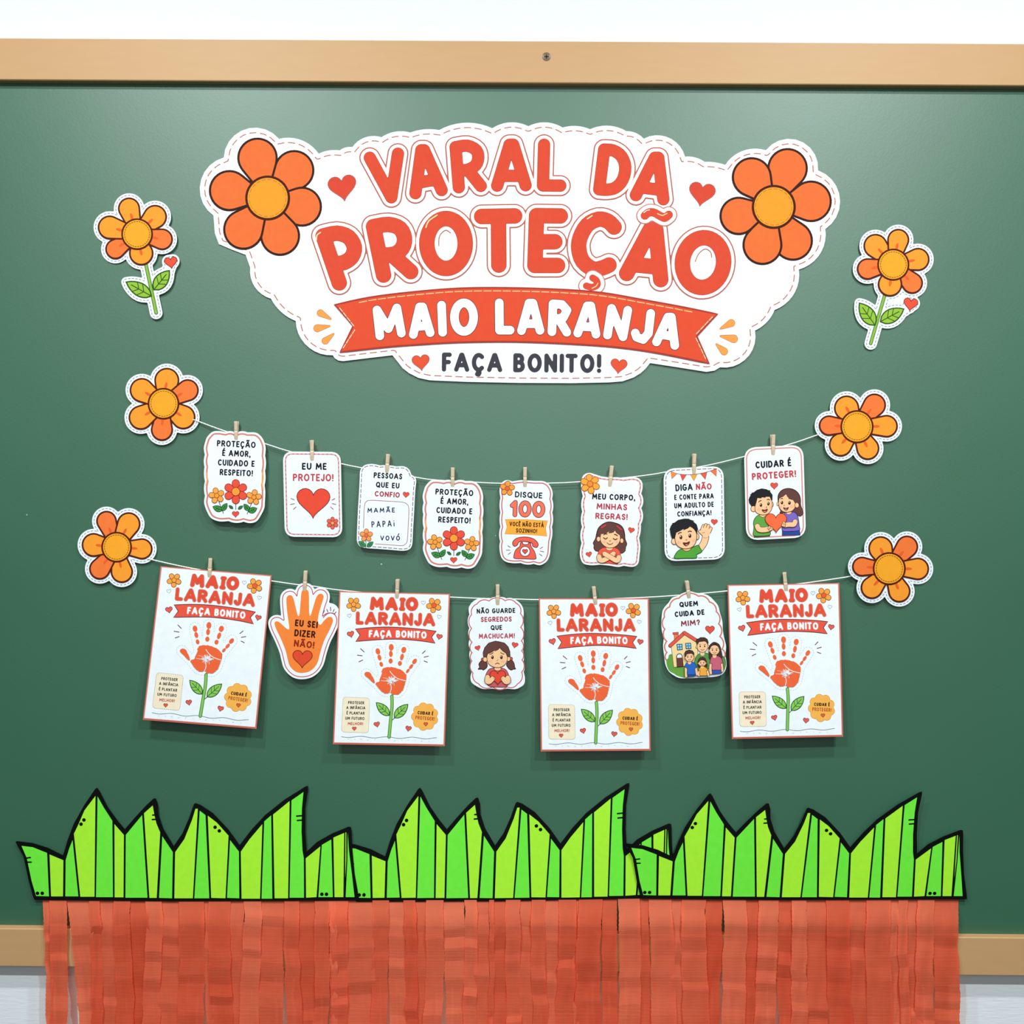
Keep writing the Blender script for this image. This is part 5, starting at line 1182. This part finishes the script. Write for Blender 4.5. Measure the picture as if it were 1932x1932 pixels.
grass('middle panel of the paper grass border, tucked behind both neighbours', [(181, 1487), (292, 1507), (368, 1516), (580, 1484), (661, 1561), (80, 1685.4), (328, 1695), (452, 1695)],
      [(792, 1487), (902.5, 1503), (975, 1517), (1184, 1481), (1263, 1551), (683, 1687.5), (933, 1695), (1059.4, 1695)], [(700, 1697, .0056), (1200, 1697, .0052), (950, 1500, .0034)], (945, 1697))
grass('right panel of the paper grass border, with tips curling off the board', [(181, 1487), (292, 1507), (368, 1516), (580, 1484), (661, 1561), (32, 1588), (674, 1697), (80, 1685.4), (452, 1695), (328, 1695)],
      [(1339.6, 1501.7), (1448, 1517), (1521, 1524.5), (1740, 1495.5), (1813.5, 1561.5), (1185, 1588), (1823, 1699), (1224, 1685.5), (1598.7, 1692), (1474, 1692)], [(1250, 1697, .0078), (1780, 1697, .0078), (1500, 1500, .0150)], (1515, 1697))

# ------------------------------------------------------------------ crepe paper streamers
def crepe_material():
    m, nt, b, N = nodes_mat('orange_crepe_paper')
    out = nt.nodes['Material Output']
    tc = N('ShaderNodeTexCoord')
    mp = N('ShaderNodeMapping', Scale=(18, 1, 260)); nt.links.new(tc.outputs['Object'], mp.inputs['Vector'])
    n = N('ShaderNodeTexNoise', Scale=1.0, Detail=5, Distortion=.6); nt.links.new(mp.outputs[0], n.inputs['Vector'])
    bp = N('ShaderNodeBump', Strength=.42, Distance=.0014); nt.links.new(n.outputs['Fac'], bp.inputs['Height'])
    n2 = N('ShaderNodeTexNoise', Scale=16, Detail=2); nt.links.new(tc.outputs['Object'], n2.inputs['Vector'])
    oi = N('ShaderNodeObjectInfo')
    ad = N('ShaderNodeMath'); ad.operation = 'MULTIPLY_ADD'; ad.inputs[1].default_value = .5; nt.links.new(oi.outputs['Random'], ad.inputs[0]); 
    m2 = N('ShaderNodeMath'); m2.operation = 'MULTIPLY'; m2.inputs[1].default_value = .5; nt.links.new(n2.outputs['Fac'], m2.inputs[0]); nt.links.new(m2.outputs[0], ad.inputs[2])
    r = N('ShaderNodeValToRGB'); r.color_ramp.elements[0].position = .15; r.color_ramp.elements[0].color = (.76, .098, .042, 1)
    r.color_ramp.elements[1].position = .85; r.color_ramp.elements[1].color = (.95, .235, .125, 1)
    nt.links.new(ad.outputs[0], r.inputs[0])
    nt.links.new(r.outputs[0], b.inputs['Base Color']); b.inputs['Roughness'].default_value = .9; b.inputs['Specular IOR Level'].default_value = .1
    nt.links.new(bp.outputs[0], b.inputs['Normal'])
    tl = N('ShaderNodeBsdfTranslucent'); nt.links.new(r.outputs[0], tl.inputs['Color']); nt.links.new(bp.outputs[0], tl.inputs['Normal'])
    tr = N('ShaderNodeBsdfTransparent'); tr.inputs[0].default_value = (.96, .27, .13, 1)
    a = N('ShaderNodeMixShader'); a.inputs[0].default_value = .22; nt.links.new(b.outputs[0], a.inputs[1]); nt.links.new(tl.outputs[0], a.inputs[2])
    c = N('ShaderNodeMixShader'); c.inputs[0].default_value = .27; nt.links.new(a.outputs[0], c.inputs[1]); nt.links.new(tr.outputs[0], c.inputs[2])
    nt.links.new(c.outputs[0], out.inputs[0])
    return m
crm = crepe_material()
def smooth01(x): x = max(0, min(1, x)); return x * x * (3 - 2 * x)
def A_(*e): return [(a / 2.76, b / 2.76) for a, b in e]
strips = A_((222, 264), (257, 347), (345, 458), (462, 518), (512, 597), (592, 678), (675, 772), (757, 842), (836, 940), (932, 1062), (1058, 1094), (1086, 1200), (1198, 1277), (1270, 1360), (1357, 1484), (1480, 1558), (1552, 1644), (1640, 1716), (1710, 1742), (1734, 1814))
strips += [(a + 600, b + 600) for a, b in A_((155 - 2, 0))][:0]
strips += [(600 + a, 600 + b) for a, b in A_((50 + 4, 88), (78, 158), (152, 290), (284, 370), (366, 452), (444, 505), (498, 570), (564, 654), (650, 766), (762, 826), (818, 897), (892, 917), (908, 984), (978, 1054), (1048, 1119), (1113, 1184), (1178, 1262), (1254, 1344), (1338, 1368), (1360, 1482), (1476, 1556), (1562, 1675), (1670, 1730), (1722, 1840), (1834, 1908))]
strips += [(1232 + a, 1232 + b) for a, b in A_((150, 275), (270, 360), (363, 484), (482, 556), (550, 655), (650, 728), (722, 798), (793, 906), (900, 1020), (1014, 1119), (1112, 1238), (1230, 1284), (1278, 1328), (1322, 1392), (1378, 1466), (1458, 1590))]
strips.sort()
ORD = {1: 'first', 2: 'second', 3: 'third'}
def ordinal(n): return ORD.get(n, '%d%s' % (n, 'th' if n % 100 in (11, 12, 13) else {1: 'st', 2: 'nd', 3: 'rd'}.get(n % 10, 'th')))
N_S = len(strips)
BACK = {3, 10, 18, 31, 38}
for i, (xa, xb) in enumerate(strips):
    rng = random.Random(100 + i)
    wd = xb - xa
    lay = (0, 3.2)[i % 2]
    drift0 = rng.uniform(-6, 6) if i not in (0, N_S - 1) else (6 if i == 0 else 5)
    if i == 2: drift0 = 26
    widen = rng.uniform(.0, .16)
    rows = [1684 + 4 * k for k in range(0, 92)]
    creases = []; y = 1700 + rng.uniform(0, 16)
    while y < 2060: creases.append((y, rng.uniform(-1, 1), rng.uniform(-1, 1))); y += rng.uniform(13, 36)
    cy = [c[0] for c in creases]; cd = [c[1] for c in creases]; cx = [c[2] for c in creases]
    ph = rng.uniform(0, 6.28)
    V = []; Fc = []; nc = 7
    for y in rows:
        f_ = smooth01((y - 1690) / 62)
        amp = smooth01((y - 1698) / 30)
        # a crease is a sharp step that relaxes towards the next one
        k = max(0, np.searchsorted(cy, y) - 1)
        rel = (1 - min(1, abs(y - cy[k]) / 30)) * min(1, (y - cy[k]) / 5) if y >= cy[0] else 0
        dep = (1.2 + lay + 21.4 * f_ + amp * (2.4 * np.interp(y, cy, cd) + .6 * math.sin(y / 41 + ph)))
        prog = (y - 1690) / 240
        xm = (xa + xb) / 2 + drift0 * prog + amp * (2.2 * np.interp(y, cy, cx) + 2.0 * math.sin(y / 80 + ph) )
        ww = wd * (1 + widen * prog) * (1 - .05 * rel * abs(cd[k]))
        for j in range(nc):
            a = j / (nc - 1) - .5
            cup = .6 * math.sin(y / 60 + ph) * (a * a * 4 - .5) * amp + .5 * amp * math.sin(a * 9 + y / 31 + ph)
            V.append(at(xm + a * ww + (0.5 * amp * math.sin(y * .9 + j) if j in (0, nc - 1) else 0), y + 1.6 * math.sin(a * 3 + ph) * amp, max(.4, dep + cup) / 1000))
    for r_ in range(len(rows) - 1):
        for j in range(nc - 1):
            q = r_ * nc + j; Fc.append((q, q + 1, q + nc + 1, q + nc))
    o0 = at((xa + xb) / 2, 1690, .002)
    o = mesh_obj('crepe_streamer', [v - o0 for v in V], Fc, crm)
    o.location = o0
    size = 'broad' if wd > 39 else ('narrow' if wd < 20 else 'medium-wide')
    if i < N_S / 2: pos = 'outermost at the left edge of the fringe' if i == 0 else ordinal(i + 1) + ' from the left edge of the fringe'
    else: pos = 'outermost at the right edge of the fringe' if i == N_S - 1 else ordinal(N_S - i) + ' from the right edge of the fringe'
    o['label'] = size + ' red-orange crepe streamer, ' + pos
    o['category'] = 'streamer'; o['kind'] = 'thing'; o['group'] = 'crepe paper streamers below the paper grass'
